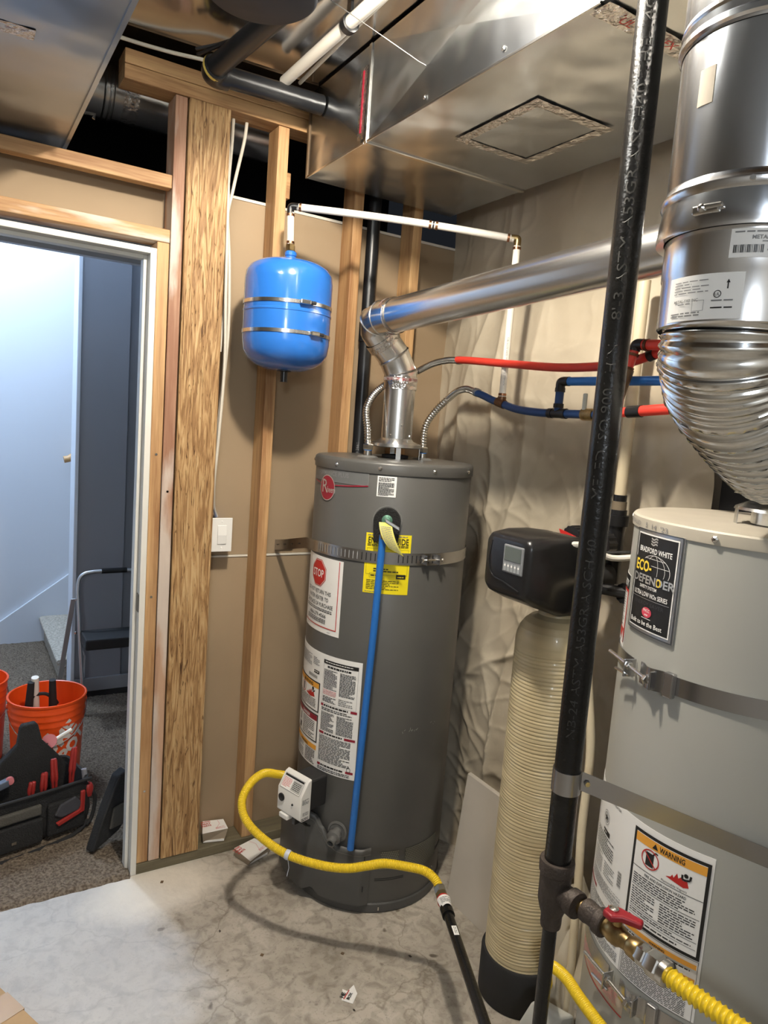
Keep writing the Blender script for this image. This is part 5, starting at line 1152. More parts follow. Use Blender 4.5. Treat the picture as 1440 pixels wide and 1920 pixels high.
q.disc(fx + .033, fy + .024, .0042, .0042, M_INK, 5).line([(fx + .026, fy + .024), (fx + .026, fy + .015), (fx + .034, fy + .015), (fx + .041, fy + .018), (fx + .042, fy + .027)], .004, M_INK, 5)
q.text('Flammable Vapors', fx + .012, fy - .010, .007, M_INK, 4, 'c', 0)
q.rect(u0_ + .0065, v1_ - .0795, u1_ - .0065, v1_ - .0783, M_INK, 4).text('FIRE AND EXPLOSION HAZARD', uc, v1_ - .0895, .0082, M_INK, 4, 'c', .015, fit=.088)
iu0, iu1 = u0_ + .011, u1_ - .011
q.micro(iu0, v0_ + .083, iu1, v0_ + .107, 5, M_INK, 4, word=.012, t=.45).rect(u0_ + .009, v0_ + .0800, u1_ - .009, v0_ + .0812, M_INK, 4)
q.micro(iu0, v0_ + .036, uc - .012, v0_ + .077, 8, M_INK, 4, word=.01, t=.42).micro(uc - .004, v0_ + .036, iu1, v0_ + .077, 8, M_INK, 4, word=.012, t=.42)
q.rect(u0_ + .009, v0_ + .0330, u1_ - .009, v0_ + .0340, M_INK, 4).micro(iu0, v0_ + .022, iu1, v0_ + .031, 2, M_INK, 4, word=.012, t=.45).rect(u0_ + .009, v0_ + .0185, u1_ - .009, v0_ + .0193, M_INK, 4).micro(iu0, v0_ + .009, iu1, v0_ + .016, 1, M_INK, 4, word=.012, t=.4)
# lower cautions
q.frame(u0_, .0, u1_, .126, .0008, M_INK, 2)
q.rect(u0_ + .003, .108, u1_ - .003, .118, M_ORANGE, 2).micro(u0_ + .005, .094, u1_ - .006, .105, 2, M_INK, 3).rect(u0_ + .003, .080, u1_ - .003, .088, M_ORANGE, 2).text('WARNING', uc, .1095, .007, M_INK, 3, 'c', .02).text('WARNING', uc, .0812, .006, M_INK, 3, 'c', .02).micro(u0_ + .004, .004, u1_ - .006, .076, 20, M_INK, 3, word=.013, t=.42)
q.build('print', il)
lw = label2('lower_notice', 118, 176, .405, .452, mat('notice_tan', (.50, .42, .34), .5))
q = Print(lm2(118, .405)); q.micro(.02, .012, R_(57) * R2, .042, 6, M_PINK, 1, word=.012).rect(0, 0, R_(58) * R2, .003, M_RED, 1); q.build('print', lw)

def strap_h2(z, tilt, ca, label):
    s_ = thing('heater_strap', (C2[0], C2[1], z - .02), label, 'strap'); r = R2 + .0025
    zz = lambda a: z + tilt * (a - 170) / 60
    MB().band([on2(a, r, zz(a)) for a in range(100, ca - 9, 3)], .036, .0016).build('band', M_STRAP, s_, smooth=40)
    MB().band([on2(a, r, zz(a)) for a in range(ca + 8, 300, 4)], .036, .0016).build('band', M_STRAP, s_, smooth=40)
    # turned-out lugs, spacer and tension bolt
    for a, w_ in ((ca - 9, .017), (ca + 6, .017)):
        MB().obox(on2(a, r + .014, zz(a)), nrm(a), tan_(a), (0, 0, 1), .014, .0016, .019).build('lug', M_STRAP, s_, smooth=0, bevel=.002)
    MB().band([on2(a, r + .010 + .006 * math.sin((a - ca) * .5), zz(a)) for a in range(ca - 4, ca + 14, 2)], .044, .002).build('curved_plate', M_STRAP, s_, smooth=40)
    MB().obox(on2(ca + 12, r + .007, zz(ca + 12)), nrm(ca + 12), tan_(ca + 12), (0, 0, 1), .007, .011, .025).build('buckle', M_STRAP, s_, smooth=0, bevel=.003)
    b0, b1 = on2(ca - 22, r + .030, zz(ca) + .012), on2(ca + 2, r + .018, zz(ca) - .002)
    MB().tube([b0, b1], .0042, 12).build('bolt', M_STEEL, s_)
    nb = MB(); hexbolt(nb, b1, b1 - b0, .010, .008); hexbolt(nb, b0.lerp(b1, .55), b1 - b0, .009, .007); nb.build('nut', M_STEEL, s_, smooth=0)
    b0, b1 = on2(ca - 16, r + .026, zz(ca) - .014), on2(ca - 7, r + .02, zz(ca) - .014); MB().tube([b0, b1], .003, 10).build('bolt', M_STEEL, s_)
    MB().lathe([(.008, 0), (.0075, .003), (.004, .005)], on2(ca + 4, r + .015, zz(ca + 4) - .002), 16, nrm(ca + 4)).build('rivet', M_STRAP, s_)
strap_h2(1.139, .006, 168, 'upper galvanised strap with tension clamp around the beige water heater')
strap_h2(.470, 0, 178, 'lower galvanised strap with tension clamp below the warning sheet of the beige heater')

# ================================================================== BLACK GAS RISER WITH TEE AND VALVE
PX, PY, RP = .964, .858, .0242
br = thing('black_gas_riser', (PX, PY, 0), 'thick black steel gas pipe standing in the foreground with branch tee', 'pipe')
MB().tube([(PX, PY, .805), (PX, PY, 2.95)], RP, 32).build('riser', M_IRON, br, smooth=60)
MB().tube([(PX, PY, 0), (PX, PY, .74)], .0135, 24).build('drip_leg', M_IRON, br, smooth=60)
te = MB().lathe([(.0135, .690), (.0185, .692), (.0195, .700), (.0195, .715), (.024, .728), (.0285, .745), (.0290, .790), (.0290, .800), (.0320, .803), (.0325, .822), (.0315, .826), (.0240, .826)], (PX, PY, 0), 32).build('tee', M_CAST, br, smooth=35)
MB().lathe([(.020, 0), (.021, .030), (.0245, .032), (.0250, .048), (.0240, .050), (.014, .050)], (PX + .001, PY - .008, .768), 28, (.01, -1, -.0)).build('tee_branch', M_CAST, te, smooth=35)
M_STEN = mat('stencil_grey', (.022, .021, .019), .6)
for body, z_, sz_, ft_l in (('NB-24 ASTM A53GR.A SCH 40', 1.07, .021, .36), ('MELED ISO 9001 H/N', 1.50, .024, .26), ("8'-3 ASTM A53GR.A SCH40 THE-14C", 1.80, .023, .50), ('1001H', 2.37, .023, .09)):
    q = Print(vpipemap(PX, PY, RP, R_(219), z_)); q.text(body, 0, -.006, sz_, M_STEN, 1, 'l', 0, fit=ft_l); q.build('stencil', br)
cb = thing('pipe_clamp', (PX, PY, .96), 'galvanised clamp on the black gas pipe with a brace strap to the beige heater', 'clamp')
MB().lathe([(RP + .0003, -.021), (RP + .0022, -.021), (RP + .0022, .021), (RP + .0003, .021)], (PX, PY, .982), 32, cap=False).build('clamp_band', M_STRAP, cb, smooth=35)
bp_ = [V(PX + .020, PY - .010, .982).lerp(V(1.285, .615, .868), t / 8) for t in range(9)] + [V(1.33, .585, .855), V(1.40, .553, .845)]
MB().band(bp_, .036, .002).build('brace_strap', M_STRAP, cb, smooth=40)
MB().lathe([(.006, 0), (.005, .004)], (PX + .03, PY - .022, .978), 6, (-.4, -.9, 0)).build('bolt', M_STEEL, cb, smooth=0)
gv2 = thing('gas_shutoff', (.972, .75, .74), 'brass gas shutoff valve with red handle on the black pipe branch', 'valve')
VX = .975; VZ = .766; ax = (.02, -1, 0)
MB().lathe([(.0135, 0), (.0135, .014)], (VX - .002, .803, VZ), 24, ax).build('brass_nipple', M_BRASS, gv2)
MB().lathe([(.0135, .010), (.0205, .012), (.0210, .020), (.0195, .026), (.0195, .040), (.0235, .043), (.0240, .056), (.0225, .058), (.015, .058)], (VX - .001, .803, VZ), 28, ax).build('coupling', M_CAST, gv2, smooth=35)
q = Print(lambda u, v, h: (VX - .0215 * math.cos(.9 + v * 40) , .778 - u, VZ + .0198 * math.sin(.9 + v * 40) + h)); q.text('LASCO', -.004, 0, .009, M_MATTE, 1, 'l'); q.build('cast_mark', gv2)
MB().lathe([(.016, 0), (.0165, .012), (.0185, .018), (.0185, .034), (.0150, .040), (.0135, .052), (.0165, .056), (.0175, .072), (.0165, .074), (.01, .074)], (VX, .748, VZ), 24, ax).build('valve_body', M_BRASS, gv2, smooth=35)
vb = V(VX, .722, VZ + .018)
MB().tube([vb, vb + V(0, 0, .014)], .0085, 16).build('stem', M_BRASS, gv2)
hm = MB()
hm.prism([vb + V(a, b, .010) for a, b in ((-.020, .018), (.006, .022), (.014, .006), (.024, -.034), (.010, -.040), (-.004, -.012), (-.022, -.002))], (0, 0, .013))
hm.build('handle', M_VRED, gv2, smooth=40, bevel=.004, seg=3)
MB().lathe([(.0085, 0), (.0085, .002), (.004, .004)], vb + V(-.003, .008, .0235), 14).build('handle_nut', M_STEEL, gv2)
u_ = MB(); hexbolt(u_, (VX, .675, VZ), ax, .0175, .018); hexbolt(u_, (VX + .001, .655, VZ), ax, .0215, .024); u_.lathe([(.0175, 0), (.0205, .003), (.0205, .014), (.0165, .016)], (VX + .001, .632, VZ), 24, ax)
u_.build('flare_fitting', M_STEEL, gv2, smooth=30)
yh = thing('yellow_gas_hose', (.98, .5, .72), 'coarse yellow corrugated gas hose leaving the brass shutoff at lower right', 'hose')
put(corrugated('corrugated_tube', [(VX + .001, .620, VZ), (.979, .577, .765), (.990, .497, .763), (1.004, .42, .758), (1.02, .30, .73), (1.05, .15, .62), (1.08, .05, .35), (1.10, 0, .03)], .0160, .0090, .0035, M_YEL, None, None, 22), yh)
yl = thing('yellow_gas_hose', (1.2, 1.0, .12), 'yellow gas hose arching behind the black pipe in front of the beige heater', 'hose')
put(corrugated('corrugated_tube', [(1.375, 1.205, .02), (1.365, 1.20, .13), (1.315, 1.165, .235), (1.245, 1.105, .318), (1.212, 1.055, .368), (1.196, 1.0, .386), (1.178, .946, .390), (1.162, .886, .393), (1.153, .83, .391), (1.155, .77, .372), (1.172, .715, .32), (1.195, .70, .25)], .0135, .0048, .0016, M_YEL, None, None, 16), yl)
g3 = thing('gas_control', (1.26, 1.12, .05), 'grey gas control box at floor level beside the softener boot', 'gas valve')
MB().prism([(1.23, 1.165, .01), (1.23, 1.165, .13), (1.26, 1.155, .185), (1.295, 1.145, .185), (1.315, 1.14, .08), (1.315, 1.14, .01)], (.03, -.075, 0)).build('housing', mat('control_grey', (.42, .42, .38), .45), g3, smooth=35, bevel=.008, seg=3)
MB().box(1.275, 1.335, 1.04, 1.10, .02, .15).build('back_body', M_MATTE, g3, smooth=0, bevel=.004)

# ================================================================== VENT STACK AND RIBBED DUCT
CV = (.829, .55)
ve = thing('vent_stack', (*CV, 1.74), 'shiny double wall vent pipe hanging at upper right with paper labels', 'vent pipe')
MB().lathe([(.0995, 2.062), (.1005, 2.066), (.1005, 2.95)], (*CV, 0), 72, cap=False).build('upper_section', M_VENT, ve, smooth=40)
MB().lathe([(.0985, 1.905), (.0985, 2.064), (.1035, 2.068), (.1035, 2.074), (.0995, 2.078), (.0995, 2.084), (.1025, 2.088), (.1005, 2.094)], (*CV, 0), 72, cap=False).build('middle_section', M_VENT, ve, smooth=40)
MB().lathe([(.0955, 1.848), (.1045, 1.846), (.1050, 1.850), (.1030, 1.872), (.1010, 1.886), (.1040, 1.890), (.1040, 1.896), (.0998, 1.900), (.0985, 1.906)], (*CV, 0), 72, cap=False).build('locking_collar', M_VENT, ve, smooth=40)
MB().lathe([(.0905, 1.742), (.0925, 1.744), (.0925, 1.800), (.0938, 1.803), (.0938, 1.853)], (*CV, 0), 72, cap=False).build('lower_section', M_VENT, ve, smooth=40)
lk = lambda d, r, z: V(CV[0] + r * math.cos(R_(d)), CV[1] + r * math.sin(R_(d)), z)
k_ = MB(); k_.obox(lk(187, .1045, 1.866), nrm(187), tan_(187), (0, 0, 1), .002, .016, .005).obox(lk(192, .107, 1.868), nrm(192), tan_(192), (0, .3, 1), .002, .011, .003)
k_.build('latch', M_STEEL, ve, smooth=0, bevel=.002)
MB().lathe([(.0045, 0), (.0045, .003), (.002, .005)], lk(185, .106, 1.867), 10, nrm(185)).build('latch_rivet', M_STEEL, ve)
for d in (212, 222, 226): MB().lathe([(.0035, 0), (.003, .003)], lk(d, .104, 1.893), 8, nrm(d)).build('screw', M_STEEL, ve)
l1 = sheet('barcode_label', ve, M_PAPER, *CV, .0941, R_(203), R_(252), 1.812, 1.843, .0005)
q = Print(cylmap(*CV, .0942, R_(203), 1.812)); q.micro(.004, .026, .070, .029, 1, M_INKG, 1).text('METAL-FAB INC', .042, .0195, .0058, M_INKG, 1, 'c', .02).micro(.032, .016, .052, .018, 1, M_INKG, 1)
for k in range(18): q.rect(.004 + k * .0017, .005, .004 + k * .0017 + (.0011 if k % 4 in (0, 1) else .0005), .0135, M_INK, 1)
q.micro(.038, .006, .070, .014, 2, M_INKG, 1); q.build('print', l1)
l2 = sheet('listing_label', ve, M_PAPER, *CV, .0927, R_(158), R_(215), 1.746, 1.797, .0005)
q = Print(cylmap(*CV, .0928, R_(158), 1.746)); q.micro(.010, .030, .058, .046, 5, M_INKG, 1, t=.3).text('METAL-FAB INC', .028, .021, .0048, M_INKG, 1, 'c', .01).micro(.018, .018, .036, .020, 1, M_INKG, 1)
q.frame(.038, .010, .052, .022, .0004, M_INKG, 1).disc(.066, .0275, .0042, .0042, M_INK, 1, 20, .8).text('UL', .066, .0258, .0048, M_INK, 1, 'c').rect(.0755, .033, .0768, .040, M_INK, 1).poly([(.0742, .0395), (.0782, .0395), (.0762, .0435)], M_INK, 1).micro(.060, .019, .084, .022, 1, M_INKG, 1).micro(.060, .011, .084, .014, 1, M_INK, 1).micro(.008, .004, .05, .010, 2, M_INKG, 1); q.build('print', l2)
l3 = sheet('torn_label', ve, mat('old_paper', (.55, .47, .36), .6), *CV, .0988, R_(168), R_(180), 1.985, 2.025, .0004)

fx_ = thing('ribbed_flex_duct', (1.1, .65, 1.5), 'shiny ribbed aluminium duct bending from the vent to the beige heater', 'duct')
ST = .0012
path = resample(spline([(*CV, 1.752), (.832, .552, 1.722), (.862, .562, 1.690), (.94, .585, 1.660), (1.07, .635, 1.625), (1.22, .70, 1.600), (1.36, .765, 1.598), (1.45, .815, 1.580), (C2[0], C2[1], 1.545), (C2[0], C2[1], 1.51)], 16), ST)
rad = []; crimp = []
for i in range(len(path)):
    d_ = i * ST; r = .0862 + .0019 * math.cos(2 * PI * d_ / .0056); k = (d_ / .0336) % 1
    if k < .17: r = .0890
    crimp.append(.04 < k < .13); rad.append(r)
NF = 112
fm_ = MB().tube(path, rad, NF, cap=False)
for i, on in enumerate(crimp):
    if not on: continue
    for k in range(NF):
        if k % 4 < 2: v = V(fm_.v[i * NF + k]); fm_.v[i * NF + k] = tuple(v + (v - path[i]).normalized() * .0014)
fm_.build('ribbed_tube', M_ALU, fx_, smooth=60)

# ================================================================== HALL: BUCKETS, TOOL BAG, LADDER, POUCH
def bucket(cx, cy, label, turn):
    b = thing('bucket', (cx, cy, .012), label, 'bucket', 'orange buckets in the hall')
    z = .014
    pr = [(.02, z + .004), (.125, z), (.130, z + .004), (.1435, z + .265), (.146, z + .266), (.1465, z + .272), (.1445, z + .276), (.1450, z + .292), (.1475, z + .293), (.148, z + .299), (.1458, z + .303), (.1465, z + .320), (.149, z + .321), (.1495, z + .327), (.1475, z + .331), (.1485, z + .352), (.153, z + .354), (.1535, z + .362), (.150, z + .364), (.1455, z + .362), (.1425, z + .30), (.126, z + .012), (.02, z + .010)]
    MB().lathe(pr, (cx, cy, 0), 64).build('shell', M_ORANGEB, b, smooth=35)
    hp_ = [V(cx + .152 * math.cos(R_(turn) + PI * k / 20), cy + .152 * math.sin(R_(turn) + PI * k / 20), z + .325 - .13 * math.sin(PI * k / 20)) for k in range(21)]
    MB().tube(hp_, .0022, 8).build('bail', M_STEEL, b)
    for k in (0, 20): MB().lathe([(.010, 0), (.009, .006)], hp_[k] - nrm(turn + (0 if k == 0 else 180)) * .004, 12, nrm(turn + (0 if k == 0 else 180))).build('ear', M_ORANGEB, b)
    return b
B2 = bucket(.355, 3.15, 'orange bucket behind the black tool bag, holding black handled cutters', 178)
def bmap(cx, cy, a0, z0):
    def f(u, v, h):
        r = .1305 + .0505 * (z0 + v - .014) + .0006 + h; a = a0 + u / .138; return (cx + r * math.cos(a), cy + r * math.sin(a), z0 + v)
    return f
q = Print(bmap(.355, 3.15, R_(276), .20), .02); M_LOGO = mat('bucket_print', (.78, .70, .64), .5)
q.text('THE', -.035, .0, .055, M_LOGO, 1, 'c', .035, rot=.78).text('HOME', .015, -.015, .080, M_LOGO, 1, 'c', .05, rot=.78).text('DEPOT', .065, -.060, .075, M_LOGO, 1, 'c', .05, rot=.78)
q.build('logo', B2)
B1 = bucket(.075, 3.42, 'orange bucket farther left, cut off by the left edge of the view', 200)
ct = thing('bolt_cutter', (.30, 3.16, .2), 'cutter with two black rubber handles standing in the orange bucket', 'tool')
for dx, s_ in ((-.052, -1), (.035, 1)):
    MB().tube([(.335 + dx, 3.14, .10), (.335 + dx * 1.05, 3.11, .33), (.335 + dx * 1.0 - s_ * .004, 3.09, .455)], [.010, .0165, .013], 14).build('handle', M_MATTE, ct, smooth=60)
MB().tube(spline([(.29, 3.115, .375), (.31, 3.11, .392), (.345, 3.11, .390), (.375, 3.11, .365), (.39, 3.12, .34)], 6), .007, 10).build('link', M_MATTE, ct)
tag(MB().tube([(.325, 3.20, .03), (.302, 3.10, .47)], .0145, 16).build('white_pipe_offcut', M_WPEX, smooth=60), 'white plastic pipe offcut sticking out of the orange bucket', 'pipe')
tag(MB().tube(spline([(.02, 3.40, .28), (.06, 3.38, .40), (.115, 3.36, .455), (.118, 3.355, .475), (.108, 3.35, .48)], 6), .004, 8).build('hooked_rod', M_MATTE, smooth=60), 'black hooked rod sticking out of the far orange bucket', 'tool')
# tool bag
tb_ = thing('tool_bag', (.26, 2.76, .012), 'open black canvas tool bag on the hall carpet full of red handled tools', 'bag')
def rot2(cx, cy, a): 
    ca, sa = math.cos(a), math.sin(a); return lambda x, y, z: V(cx + x * ca - y * sa, cy + x * sa + y * ca, z + .014)
T = rot2(.255, 2.765, R_(14))
def bagsec(hw, hd_, z, r=.05, n=6):
    pts = []
    for sx_, sy_, a in ((1, 1, 0), (-1, 1, 1), (-1, -1, 2), (1, -1, 3)):
        for k in range(n + 1):
            t = (a + k / n) * PI / 2; pts.append(T(sx_ * (hw - r) + r * math.cos(t), sy_ * (hd_ - r) + r * math.sin(t), z + .006 * noise.noise((t * 2 + sx_, z * 20, 2))))
    return pts
S = [bagsec(.165, .105, .0), bagsec(.182, .122, .012), bagsec(.190, .130, .06), bagsec(.186, .126, .12), bagsec(.182, .122, .17), bagsec(.185, .125, .188), bagsec(.175, .115, .188), bagsec(.170, .11, .12), bagsec(.17, .11, .05)]
n = len(S[0])
MB().add([p for s_ in S for p in s_], [(i * n + k, i * n + (k + 1) % n, (i + 1) * n + (k + 1) % n, (i + 1) * n + k) for i in range(len(S) - 1) for k in range(n)] + [tuple(range(n - 1, -1, -1)), tuple((len(S) - 1) * n + k for k in range(n))]).build('body', M_CANVAS, tb_, smooth=50)
hump = [(-.165, .06), (-.155, .20), (-.10, .285), (-.045, .335), (-.036, .395), (-.028, .408), (.018, .408), (.026, .395), (.040, .335), (.10, .26), (.155, .185), (.165, .06)]
MB().prism([T(a, -.014, b) for a, b in hump], T(0, .028, 0) - T(0, 0, 0)).build('divider', M_CANVAS, tb_, smooth=50, bevel=.006)
for x0_, x1_, z0_, z1_, mt in ((-.150, -.005, .115, .155, M_CANVG), (-.155, .0, .012, .105, M_CANVAS), (.015, .150, .02, .145, M_CANVAS)):
    MB().prism([T(x0_, -.128, z0_), T(x1_, -.128, z0_), T(x1_, -.130, z1_), T(x0_, -.130, z1_)], T(0, -.018, 0) - T(0, 0, 0)).build('pocket', mt, tb_, smooth=0, bevel=.008, seg=3)
MB().tube([T(-.18, -.125, .188), T(.0, -.132, .190), T(.18, -.122, .188)], .006, 8).build('rim_binding', M_MATTE, tb_)
MB().tube(spline([T(.17, -.10, .16), T(.20, -.11, .10), T(.185, -.12, .03), T(.16, -.13, .01)], 6), .007, 8).build('side_strap', M_MATTE, tb_)
MB().tube(spline([T(-.17, -.13, .12), T(-.20, -.15, .05), T(-.17, -.16, .0), T(-.05, -.16, -.006), T(.10, -.15, .0), T(.17, -.12, .02)], 6), .008, 8).build('hem_strap', M_MATTE, tb_)
MB().obox(T(-.10, -.148, .045), T(1, 0, 0) - T(0, 0, 0), T(0, 1, 0) - T(0, 0, 0), (0, 0, 1), .008, .003, .005).build('buckle', M_STEEL, tb_, smooth=0)
def plier(x, y, z, tilt, label, h=.075):
    t = thing('pliers', T(x, y, z - .05), label, 'tool', 'red handled tools in the tool bag')
    for s_ in (-1, 1):
        MB().tube(spline([T(x + s_ * .004, y, z - .07), T(x + s_ * .0065 + tilt * .3, y, z), T(x + s_ * .0055 + tilt * .7, y, z + h * .55), T(x + s_ * .0045 + tilt, y, z + h)], 5), [.005] * 5 + [.0072] * 6 + [.0075] * 4 + [.005], 10).build('grip', M_GRIP, t, smooth=60)
    MB().tube([T(x, y, z - .12), T(x, y, z - .06)], .009, 10).build('jaw', M_STEEL, t)
plier(-.028, -.095, .190, .006, 'short red pliers leftmost in the tool bag pocket row', .035)
plier(.015, -.095, .192, .004, 'second red pliers from the left in the tool bag', .055)
plier(.060, -.085, .205, -.006, 'tall red pliers in the middle of the tool bag row', .080)
plier(.125, -.07, .215, .010, 'red pliers at the right end of the tool bag row', .085)
kt = thing('utility_knife', T(.11, -.15, .10), 'dark and red utility knife clipped to the front of the tool bag', 'tool')
MB().prism([T(.035, -.155, .10), T(.055, -.155, .135), (T(.11, -.155, .150)), T(.135, -.155, .12), T(.12, -.155, .095), T(.06, -.155, .085)], T(0, .012, 0) - T(0, 0, 0)).build('body', mat('knife_dark', (.06, .06, .07), .4), kt, smooth=0, bevel=.004)
MB().prism([T(.04, -.157, .070), T(.125, -.157, .098), T(.128, -.157, .165), T(.145, -.157, .165), T(.143, -.157, .085), T(.05, -.157, .055)], T(0, .012, 0) - T(0, 0, 0)).build('grip', M_GRIP, kt, smooth=0, bevel=.004)
kb2 = thing('red_knob_tool', T(.165, -.08, .1), 'small red ended tool poking from the right side of the bag', 'tool')
MB().lathe([(.004, -.03), (.014, -.025), (.018, -.008), (.018, .012), (.012, .022), (.004, .024)], T(.178, -.10, .135), 16, (0, 0, 1)).build('end', M_GRIP, kb2)
MB().tube([T(.172, -.09, .15), T(.168, -.08, .21)], .010, 10).build('shaft', mat('shaft_grey', (.25, .25, .27), .4), kb2)
pk = thing('pink_marker', T(.03, .07, .30), 'pink and pale tool lying across the top of the bag', 'tool')
MB().lathe([(.004, -.006), (.026, -.004), (.026, .004), (.004, .006)], T(.082, .03, .302), 24, (-.2, -.8, .4)).build('dial', mat('pink_plastic', (.60, .18, .20), .4), pk)
MB().tube([T(.10, .03, .302), T(.165, .035, .325)], .007, 10).build('stem', M_WPEX, pk); MB().tube([T(.06, .028, .29), T(.105, .03, .305)], .005, 10).build('clip', M_MATTE, pk)
lt = thing('combination_tool', T(-.15, -.04, .2), 'grey tool with pink end on the left of the bag', 'tool')
MB().obox(T(-.135, -.05, .215), T(1, 0, .25) - T(0, 0, 0), T(0, 1, 0) - T(0, 0, 0), (0, 0, 1), .05, .012, .014).build('body', mat('tool_steelblue', (.15, .18, .24), .4, .4), lt, smooth=0, bevel=.004)
MB().lathe([(.004, -.008), (.014, -.006), (.014, .006), (.004, .008)], T(-.085, -.055, .232), 16, (0, 1, 0)).build('end', mat('pink_plastic'), lt)
# pouch against the jamb
po = thing('black_pouch', (.49, 2.56, .014), 'flat black pouch leaning on the inside of the door jamb', 'bag')
Pp = [(.432, 2.490, .016), (.445, 2.497, .055), (.478, 2.515, .150), (.505, 2.53, .215), (.525, 2.54, .262), (.560, 2.56, .275), (.575, 2.565, .10), (.535, 2.54, .055), (.470, 2.507, .030)]
MB().prism(Pp, (-.018, .036, .004)).build('body', M_CANVAS, po, smooth=40, bevel=.008, seg=3)
MB().prism([(.492, 2.514, .085), (.505, 2.520, .16), (.545, 2.545, .162), (.548, 2.545, .082)], (.004, -.008, 0)).build('pocket', M_CANVG, po, smooth=0, bevel=.003)
MB().tube(spline([(.436, 2.488, .03), (.470, 2.503, .13), (.505, 2.522, .215), (.53, 2.535, .268)], 6), .005, 8).build('edge_binding', M_MATTE, po)
# step ladder
sl2 = thing('step_ladder', (.70, 3.80, 0), 'folding aluminium step ladder with black step against the grey wall', 'ladder')
fr = spline([(.590, 3.72, .012), (.572, 3.78, .40), (.562, 3.815, .64)], 8)[:-1] + spline([(.562, 3.815, .64), (.568, 3.82, .70), (.592, 3.82, .730), (.64, 3.82, .740)], 6)[:-1] + [V(.64, 3.82, .740), V(.92, 3.82, .742)] + spline([(.92, 3.82, .742), (.965, 3.82, .732), (.99, 3.82, .70), (.995, 3.815, .64), (.985, 3.78, .4), (.968, 3.72, .012)], 6)[1:]
MB().tube(fr, .0095, 12).build('front_frame', M_ALUL, sl2, smooth=60)
MB().tube([(.675, 3.82, .741), (.80, 3.82, .742)], .014, 14).build('grip', M_BLACK, sl2)
for s_ in (0, 1):
    x = .545 if s_ == 0 else 1.012
    MB().obox(((x + (.478 if s_ == 0 else 1.08)) / 2, 3.87, .305), V((x - (.478 if s_ == 0 else 1.08)), -.07, .59), (0, 1, 0), (1, 0, .1), .298, .005, .012).build('rear_leg', M_ALUL, sl2, smooth=0, bevel=.002)
MB().box(.575, .985, 3.62, 3.80, .385, .440).build('step', M_MATTE, sl2, smooth=0, bevel=.008)
MB().tube([(.57, 3.80, .41), (.60, 3.79, .30), (.592, 3.76, .20)], .004, 8).build('brace', M_ALUL, sl2)
for z in (.60, .425): MB().lathe([(.008, 0), (.006, .006)], (.556, 3.81, z), 10, (-.6, -.8, 0)).build('rivet', M_STEEL, sl2)

# ================================================================== LITTER ON THE FLOOR
def carton(loc, ang, label, sz=(.085, .055, .05), crush=.012):
    c = thing('small_carton', loc, label, 'box', 'small red and white cartons'); ca, sa = math.cos(ang), math.sin(ang); L = V(loc)
    T_ = lambda x, y, z: L + V(x * ca - y * sa, x * sa + y * ca, z); a, b, h = sz[0] / 2, sz[1] / 2, sz[2]
    vs = [T_(-a, -b, 0), T_(a, -b, 0), T_(a, b, 0), T_(-a, b, 0), T_(-a - crush * .4, -b - crush, h * .9), T_(a + crush, -b, h), T_(a, b, h * 1.02), T_(-a, b + crush * .3, h * .94)]
    sh = MB().add(vs, [(0, 3, 2, 1), (0, 1, 5, 4), (1, 2, 6, 5), (2, 3, 7, 6), (3, 0, 4, 7)]).build('sleeve', mat('carton_inside', (.33, .27, .20), .8), c, smooth=0)
    lid = MB().prism([vs[4], vs[5], vs[6], vs[7]], (0, 0, .0015)).build('lid', M_PAPER, c, smooth=0)
    U_ = (vs[5] - vs[4]).normalized(); N_ = U_.cross(vs[7] - vs[4]).normalized(); W_ = N_.cross(U_)
    q = Print(planemap(vs[4] + N_ * .0017, U_, W_, N_)); wl_ = (vs[5] - vs[4]).length; wd_ = (vs[7] - vs[4]).length
    for k, s_ in enumerate(('CAUTION', 'HEAT', 'PARTS')): q.text(s_, .006, wd_ - .016 - .013 * k, .012, M_RED, 1, 'l', .03, fit=min(.034, .011 * len(s_)))
    q.line([(wl_ * .55, .01), (wl_ * .75, wd_ * .5), (wl_ * .72, wd_ * .8)], .0012, M_PINK, 1).micro(wl_ * .55, .008, wl_ - .006, .02, 3, M_PINK, 1); q.build('print', lid)
    MB().prism([vs[0] + V(0, 0, .002), vs[1] + V(0, 0, .002), vs[1] + V(0, 0, .010), vs[0] + V(0, 0, .009)], (vs[0] - vs[3]).normalized() * .0012).build('edge', M_PAPER, c, smooth=0)
carton((.836, 2.385, .0385), R_(-14), 'small open carton standing on the sill plate between the studs', (.075, .062, .048))
carton((.945, 2.275, .001), R_(20), 'flattened small carton on the floor under the yellow hose', (.090, .075, .030), .018)
sp2 = thing('paper_scrap', (.964, 1.548, 0), 'torn red and white paper scrap lying on the concrete', 'paper')
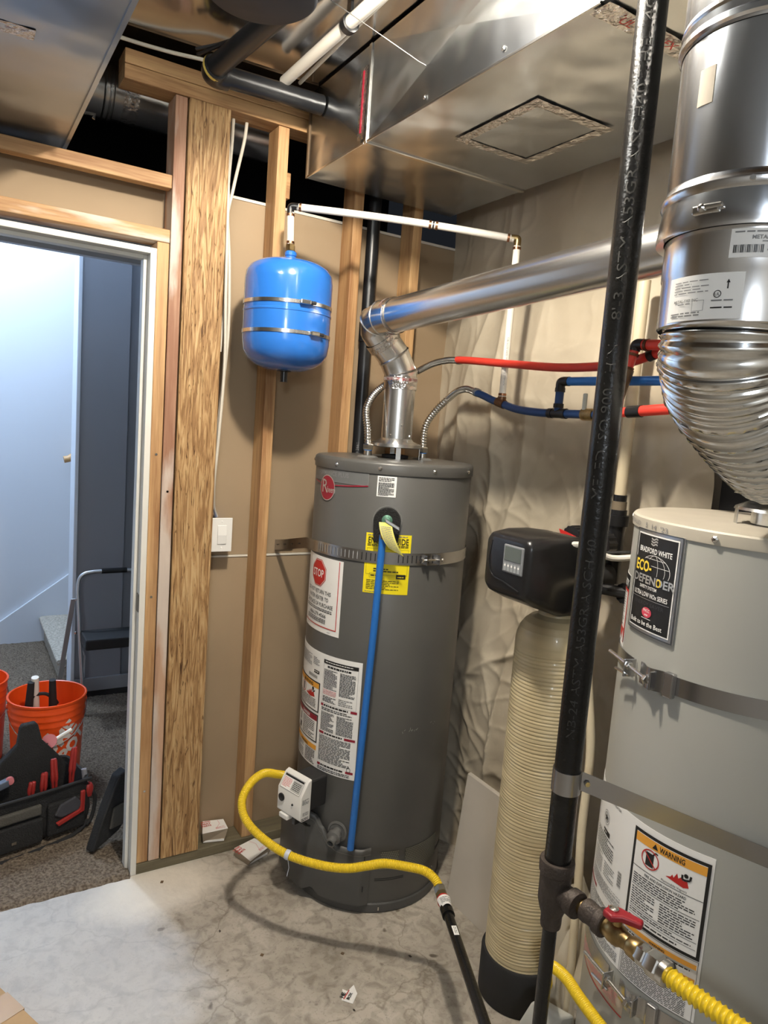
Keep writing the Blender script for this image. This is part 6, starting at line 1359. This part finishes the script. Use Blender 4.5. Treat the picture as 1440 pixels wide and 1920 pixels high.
ps = MB().prism([(.935, 1.545, .001), (.957, 1.520, .001), (.985, 1.545, .002), (.990, 1.575, .004), (.965, 1.566, .001), (.955, 1.578, .002)], (0, 0, .0008)).build('sheet', M_PAPER, sp2, smooth=0)
q = Print(planemap((.948, 1.535, .0032), (.8, .6, 0), (-.6, .8, 0), (0, 0, 1))); q.text('HE', .002, .014, .016, M_INK, 1, 'l', .03).rect(.0, .010, .036, .0125, M_RED, 1).text('BOX', .004, -.003, .012, M_INK, 1, 'l', .03); q.build('print', ps)
cb2 = thing('cardboard_box', (.0, 1.75, 0), 'corner of a brown cardboard box at the lower left', 'box')
Tb = rot2(.027, 1.736, R_(24.5))
MB().prism([Tb(-.3, -.2, -.013), Tb(.13, -.2, -.013), Tb(.13, .22, -.013), Tb(-.3, .22, -.013)], (0, 0, .11)).build('carton', M_CARD, cb2, smooth=0, bevel=.003)
MB().prism([Tb(-.3, -.03, .0975), Tb(.132, -.03, .0975), Tb(.132, .05, .0975), Tb(-.3, .05, .0975)], (0, 0, .0006)).build('tape', M_TAPE, cb2, smooth=0)
MB().prism([Tb(.1305, -.03, .05), Tb(.1305, .05, .05), Tb(.1305, .05, .0982), Tb(.1305, -.03, .0982)], Tb(.001, 0, 0) - Tb(0, 0, 0)).build('tape', M_TAPE, cb2, smooth=0)
rr = random.Random(11)
for k, (x, y) in enumerate(((1.02, 1.70), (.72, 1.95), (.80, 1.80), (1.20, 1.60), (.62, 2.26), (.95, 1.50))):
    t = rr.uniform(0, 3); s_ = rr.uniform(.004, .008)
    tag(MB().prism([(x + s_ * math.cos(t + j * 1.6) * (1 if j % 2 else .5), y + s_ * math.sin(t + j * 1.6), .0004) for j in range(4)], (0, 0, .002)).build('debris_chip', M_CAST if k % 2 else M_JOIST, smooth=0), ('tiny dark chip lying below the bend of the yellow hose', 'tiny chip lying between the pale light patch and the grey heater', 'tiny dark chip alone in the middle of the bare concrete', 'tiny chip lying beside the black gas pipe on the floor', 'tiny dark chip lying on the white dust by the sill plate', 'tiny chip lying just below the torn paper scrap')[k], 'debris', 'debris chips on the floor')
